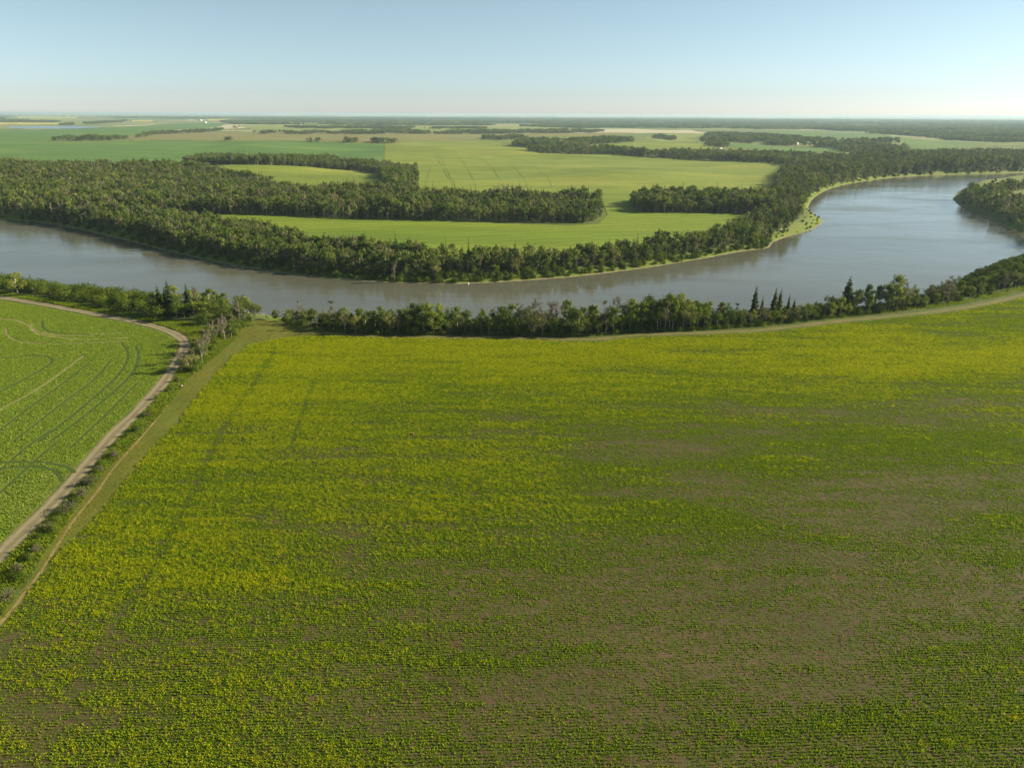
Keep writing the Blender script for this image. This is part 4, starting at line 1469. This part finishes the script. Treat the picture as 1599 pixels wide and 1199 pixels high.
WM = []
for i in range(6):
    (a, b), (c, d) = poplar(200 + i, 15, 6.5 + 0.5 * (i % 3), [0.10, 0.14, 0.22][i % 3], 420, 0.95, 13)
    v, f = join([(a, b), (c, d)])
    WM.append(fast_mesh('wood_poplar', v, f, [M['bark_pale'], M['leaf_far']], np.r_[np.zeros(len(b), int), np.ones(len(d), int)]))
for i, me in enumerate(WM):
    me.materials[1] = [M['leaf_far'], M['leaf_far2'], M['leaf_far'], M['leaf_far3'], M['leaf_far2'], M['leaf_far']][i]
for i in range(3):
    (a, b), (c, d) = spruce(210 + i, 18, 5.2, 13, 7, 1.25)
    v, f = join([(a, b), (c, d)])
    WM.append(fast_mesh('wood_spruce', v, f, [M['bark_dark'], M['leaf_spruce']], np.r_[np.zeros(len(b), int), np.ones(len(d), int)]))
for i in range(2):
    (a, b), (c, d) = dead(220 + i, 13, 5, 120, 60)
    v, f = join([(a, b), (c, d)])
    WM.append(fast_mesh('wood_bare', v, f, [M['bark_dead'], M['leaf_dry']], np.r_[np.zeros(len(b), int), np.ones(len(d), int)]))
for i in range(3):
    (a, b), (c, d) = bush(230 + i, 5, 6, 260, 0.6)
    v, f = join([(a, b), (c, d)])
    WM.append(fast_mesh('wood_bush', v, f, [M['bark_dark'], M['leaf_bush']], np.r_[np.zeros(len(b), int), np.ones(len(d), int)]))
FP = np.array(far_pts)
BARG = gpoly(BAR)


BSITE = np.array([ground_at(u, v) for u, v, *_ in BUILDINGS])


def wood(name, polys, spacing, label, mixw=(0.8, 0.08, 0.08, 0.04), hs=(0.75, 1.2), avoid=None, noedge=True):
    xs, ys = [], []
    for Pp in polys:
        a, b = fill(gpoly(Pp) if not isinstance(Pp, np.ndarray) else Pp, spacing)
        xs.append(a)
        ys.append(b)
    x, y = np.concatenate(xs), np.concatenate(ys)
    ok = ~inpoly(x, y, river_poly)
    m = ok & (y < 2600) & (segdist(x, y, river_poly, True) < 5.0)
    ok &= ~m
    if avoid is not None:
        ok &= ~inpoly(x, y, avoid)
    for bx, by in BSITE:
        ok &= ~((np.abs(x - bx) < 26) & (y < by + 12) & (y > by - 170))
    if name in ('far_groves', 'middle_belt', 'point_wood'):
        ok &= fbm(x / 48, y / 120, 63, 3) > (-0.06 if name == 'far_groves' else -0.3)
    x, y = x[ok], y[ok]
    n = len(x)
    r = rng.random(n)
    # kinds stand in drifts
    dr_ = 0.5 + 0.9 * fbm(x / 60, y / 60, 61, 3)
    w = np.cumsum(mixw)
    q = np.clip(0.65 * r + 0.35 * dr_, 0, 0.999)
    q = np.argsort(np.argsort(q)) / max(1, n)
    kind = np.searchsorted(w, q)
    kind = np.clip(kind, 0, 3)
    idx = np.choose(kind, [rng.integers(0, 6, n), 6 + rng.integers(0, 3, n), 9 + rng.integers(0, 2, n), 11 + rng.integers(0, 3, n)])
    sc = rng.uniform(hs[0] - 0.12, hs[1] + 0.1, n) * (1 + 0.4 * fbm(x / 40, y / 40, 62, 3))
    z = land(x, y) - 0.1
    wide = sc * rng.uniform(0.7, 1.05, n) * max(1.0, spacing / 6.5)
    return scatter(name, np.column_stack([x, y, z]), WM, idx, wide, rng.uniform(0, 6.28, n), label, 'wood', 0.03, sc), n


strip = []
for j in range(0, len(FS), 2):
    for off in np.arange(4.0, 15.0, 2.6):
        for _ in range(2):
            strip.append(FS[j] + FN[j] * (off + rng.uniform(-1.3, 1.3)) + dr[j] * rng.uniform(-4, 4))
strip = np.array(strip)
su = to_px(strip[:, 0], strip[:, 1], -9.0)[0]
bankm = (su > 1205) & (su < 1330)
ksel = (su < 1700) & (rng.random(len(su)) < np.where(bankm, 0.3, 0.8))
strip, bankm = strip[ksel], bankm[ksel]
n = len(strip)
scatter('bank_shrubs', np.column_stack([strip, land(strip[:, 0], strip[:, 1]) - 0.1]), WM[11:14], rng.integers(0, 3, n), rng.uniform(0.45, 0.95, n) * np.where(bankm, rng.uniform(0.25, 0.75, n), 1.0), rng.uniform(0, 6.28, n),
        'low green willow scrub along the far waterline', 'scrub', 0.05)
nb = np.vstack([gpoly([p for p in BASE], 0.0) + [0, 4.0], np.array(px_w([p for p in NEAR_SHORE if 430 < p[0] < 1650]))[:, :]])
gx, gy = fill(nb, 2.6)
ok = ~inpoly(gx, gy, river_poly) & (segdist(gx, gy, river_poly, True) > 2.0)
gx, gy = gx[ok], gy[ok]
n = len(gx)
scatter('bank_undergrowth', np.column_stack([gx, gy, land(gx, gy) - 0.1]), WM[11:14], rng.integers(0, 3, n), rng.uniform(0.35, 0.75, n), rng.uniform(0, 6.28, n),
        'shaded undergrowth beneath the near bank trees', 'undergrowth', 0.05)
ntot = 0
for args in [
    ('bank_wood', [[(-60, 350), (60, 342), (160, 352), (215, 365), (300, 388), (400, 405), (500, 419), (600, 426), (700, 428), (800, 425), (900, 417), (1000, 405), (1080, 393), (1150, 381), (1195, 372), (1195, 345), (1172, 352),
                    (1130, 372), (1060, 386), (980, 397), (880, 408), (780, 412), (680, 408), (590, 402), (500, 389), (420, 370), (330, 350), (230, 340), (-60, 335)]], 4.3,
     'strip of poplar wood behind the far bank trees', (0.80, 0.03, 0.07, 0.10), (0.65, 1.0)),
    ('left_forest', [[(-80, 262), (100, 266), (250, 264), (330, 268), (392, 284), (436, 300), (500, 304), (600, 304), (650, 313), (800, 314), (936, 320), (942, 335), (926, 349), (800, 347), (560, 342), (400, 335), (240, 334), (140, 340), (60, 340), (-80, 330)]], 5.4,
     'broad mixed forest at left with the long tree belt', (0.68, 0.19, 0.11, 0.02), (0.8, 1.2)),
    ('upper_belt', [[(285, 256), (330, 250), (400, 252), (500, 254), (600, 262), (650, 268), (652, 313), (606, 310), (592, 273), (560, 267), (480, 261), (400, 258), (335, 258)]], 5.6, 'curved belt around the small hillside field', (0.78, 0.10, 0.10, 0.02), (0.85, 1.2)),
    ('gap_belt', [[(985, 322), (1000, 314), (1100, 313), (1190, 314), (1200, 334), (1100, 333), (1000, 332)]], 5.0, 'tree belt right of the field gap', (0.85, 0.05, 0.08, 0.02), (0.8, 1.15)),
    ('right_forest', [[(1205, 300), (1215, 276), (1235, 262), (1300, 252), (1360, 243), (1440, 245), (1520, 241), (1700, 240), (1900, 240), (1900, 262), (1700, 266), (1560, 269), (1400, 274), (1330, 281), (1292, 291), (1262, 305), (1250, 322), (1252, 340),
                       (1225, 358), (1205, 372), (1185, 370), (1175, 340), (1200, 334)]], 6.2, 'dark spruce and poplar forest on the right river slope', (0.52, 0.40, 0.05, 0.03), (0.85, 1.25)),
    ('middle_belt', [[(822, 236), (850, 231), (905, 232), (1000, 238), (1100, 240), (1220, 243), (1300, 246), (1300, 252), (1240, 262), (1222, 258), (1150, 252), (1060, 249), (960, 241), (845, 239)],
                     [(800, 229), (820, 222), (900, 222), (985, 218), (990, 222), (920, 226), (900, 231), (830, 231)]], 8.5, 'tree belt behind the rolling field with farmyard grove', (0.85, 0.08, 0.05, 0.02), (0.85, 1.2)),
    ('point_wood', [[(1494, 311), (1510, 300), (1540, 294), (1620, 288), (1900, 279), (1900, 287), (1620, 296), (1560, 302), (1545, 310), (1620, 318), (1700, 320), (1900, 330), (1900, 385), (1640, 382), (1600, 366), (1570, 350), (1535, 336), (1512, 325)]], 7.0,
     'scrubby wood on the river point at right', (0.42, 0.06, 0.06, 0.46), (0.6, 1.0)),
    ('far_groves', [[(80, 222), (92, 218), (200, 217), (198, 219.5), (120, 221.5)], [(210, 215), (240, 208.5), (325, 205.5), (322, 207.5), (245, 210.5), (215, 217)], [(300, 207), (345, 203.5), (375, 199.5), (370, 202), (330, 206.5)],
                    [(395, 208), (500, 207.3), (600, 208), (700, 208), (800, 208), (800, 209.6), (600, 209.6), (400, 209.4)], [(570, 205), (640, 203.5), (660, 208), (590, 208)], [(752, 216), (800, 214), (830, 217), (800, 219.5), (755, 218)],
                    [(1015, 216), (1030, 213), (1058, 217), (1055, 219.5), (1020, 218)], [(1086, 225), (1105, 220), (1140, 227), (1130, 232), (1090, 226)], [(1097, 217), (1110, 209), (1200, 212), (1270, 219), (1310, 221.5), (1400, 221), (1420, 236), (1330, 240), (1300, 231), (1200, 227), (1140, 222)],
                    [(476, 221), (540, 220), (620, 222.5), (620, 224.5), (560, 224), (480, 222)], [(352, 220), (362, 219), (363, 220.5), (353, 220.8)], [(905, 205), (800, 205.5), (700, 206), (760, 208.5), (930, 207.5), (945, 205.5)], [(440, 199), (520, 199.5), (560, 198), (650, 200), (640, 201.5), (480, 201)],
                    [(660, 201), (760, 201), (760, 202), (670, 202)], [(0, 188), (60, 189), (95, 190.5), (90, 192.2), (-40, 192)], [(92, 195.5), (115, 193.5), (116, 196), (92, 196.5)], [(130, 193), (200, 188.5), (190, 192), (140, 194.8)]], 11.0,
     'scattered far groves and hedgerows between the fields', (0.9, 0.05, 0.03, 0.02), (0.8, 1.15)),
]:
    o, nn = wood(*args)
    ntot += nn
print('wood trees', ntot)

# the great forest towards the horizon: groups of trees
CM = []
for i in range(4):
    r = np.random.default_rng(300 + i)
    parts = []
    for j in range(16):
        px, py = r.uniform(-28, 28), r.uniform(-28, 28)
        if r.random() < 0.35:
            _, (v, f) = spruce(int(r.integers(1e6)), r.uniform(14, 20), 7, 6, 6, 1.5)
        else:
            _, (v, f) = poplar(int(r.integers(1e6)), r.uniform(12, 18), 12, 0.1, 60, 3.4, 6)
        parts.append((v + [px, py, 0], f))
    v, f = join(parts)
    CM.append(fast_mesh('tree_group', v, f, [M['leaf_far2'] if i % 2 else M['leaf_far']]))
FOREST_END = 21000.0
xs, ys = [], []
for Pp in [[(370, 194.5), (520, 195.5), (800, 197), (900, 200.5), (1000, 200), (1130, 200.5), (1240, 204), (1330, 208.5), (1450, 215), (1520, 221.5), (1580, 223), (1700, 222), (1900, 218), (1900, 184.6), (1500, 184), (1200, 184.4), (1000, 184), (700, 183), (560, 182.2), (420, 182), (360, 186), (345, 190)],
           [(-150, 184), (0, 187), (20, 182), (120, 182.5), (200, 186), (345, 186.2), (420, 182), (300, 180), (150, 178), (-150, 177)],
           [(1500, 240), (1560, 226), (1700, 224), (1900, 222), (1900, 240), (1600, 241)],
           [(-150, 176.2), (900, 179.4), (1900, 183), (1900, 182.6), (900, 179.0), (-150, 175.8)]]:
    g0 = gpoly(Pp)
    rr = np.linalg.norm(g0, axis=1)
    g0 = g0 * np.minimum(1, FOREST_END / rr)[:, None]
    ring = 1500.0
    while ring < FOREST_END:
        spc = 46 * max(1.0, ring / 4200) ** 0.9
        nx = np.arange(-ring * 1.35, ring * 1.35, spc)
        ny = np.arange(ring, ring * 1.3, spc)
        a, b = np.meshgrid(nx, ny)
        a, b = a.ravel() + rng.uniform(-.45, .45, a.size) * spc, b.ravel() + rng.uniform(-.45, .45, a.size) * spc
        hole = fbm(a / 700, b / 900, 71, 3)
        sel = inpoly(a, b, g0) & (hole > -0.34 + 0.12 * (ring > 6000)) & (np.abs(a) < 1.15 * b)
        xs.append(a[sel])
        ys.append(b[sel])
        ring *= 1.3
x, y = np.concatenate(xs), np.concatenate(ys)
for fo in [o for o in bpy.data.objects if o.name.split('.')[0] in ('distant_field', 'right_green_field', 'long_green_field')]:
    me = fo.data
    co = np.empty(len(me.vertices) * 3)
    me.vertices.foreach_get('co', co)
    co = co.reshape(-1, 3)
    lo, hi = co.min(0) - 25, co.max(0) + 25
    sel = ~((x > lo[0]) & (x < hi[0]) & (y > lo[1]) & (y < hi[1]))
    x, y = x[sel], y[sel]
n = len(x)
print('tree groups', n)
dd = np.hypot(x, y)
scatter('horizon_forest', np.column_stack([x, y, level(x, y)]), CM, rng.integers(0, 4, n), np.clip(np.sqrt(dd / 4200), 1, 4.2), rng.uniform(0, 6.28, n),
        'wide dark forest stretching along the horizon', 'forest', 0.0, np.ones(n) * rng.uniform(0.8, 1.15, n))
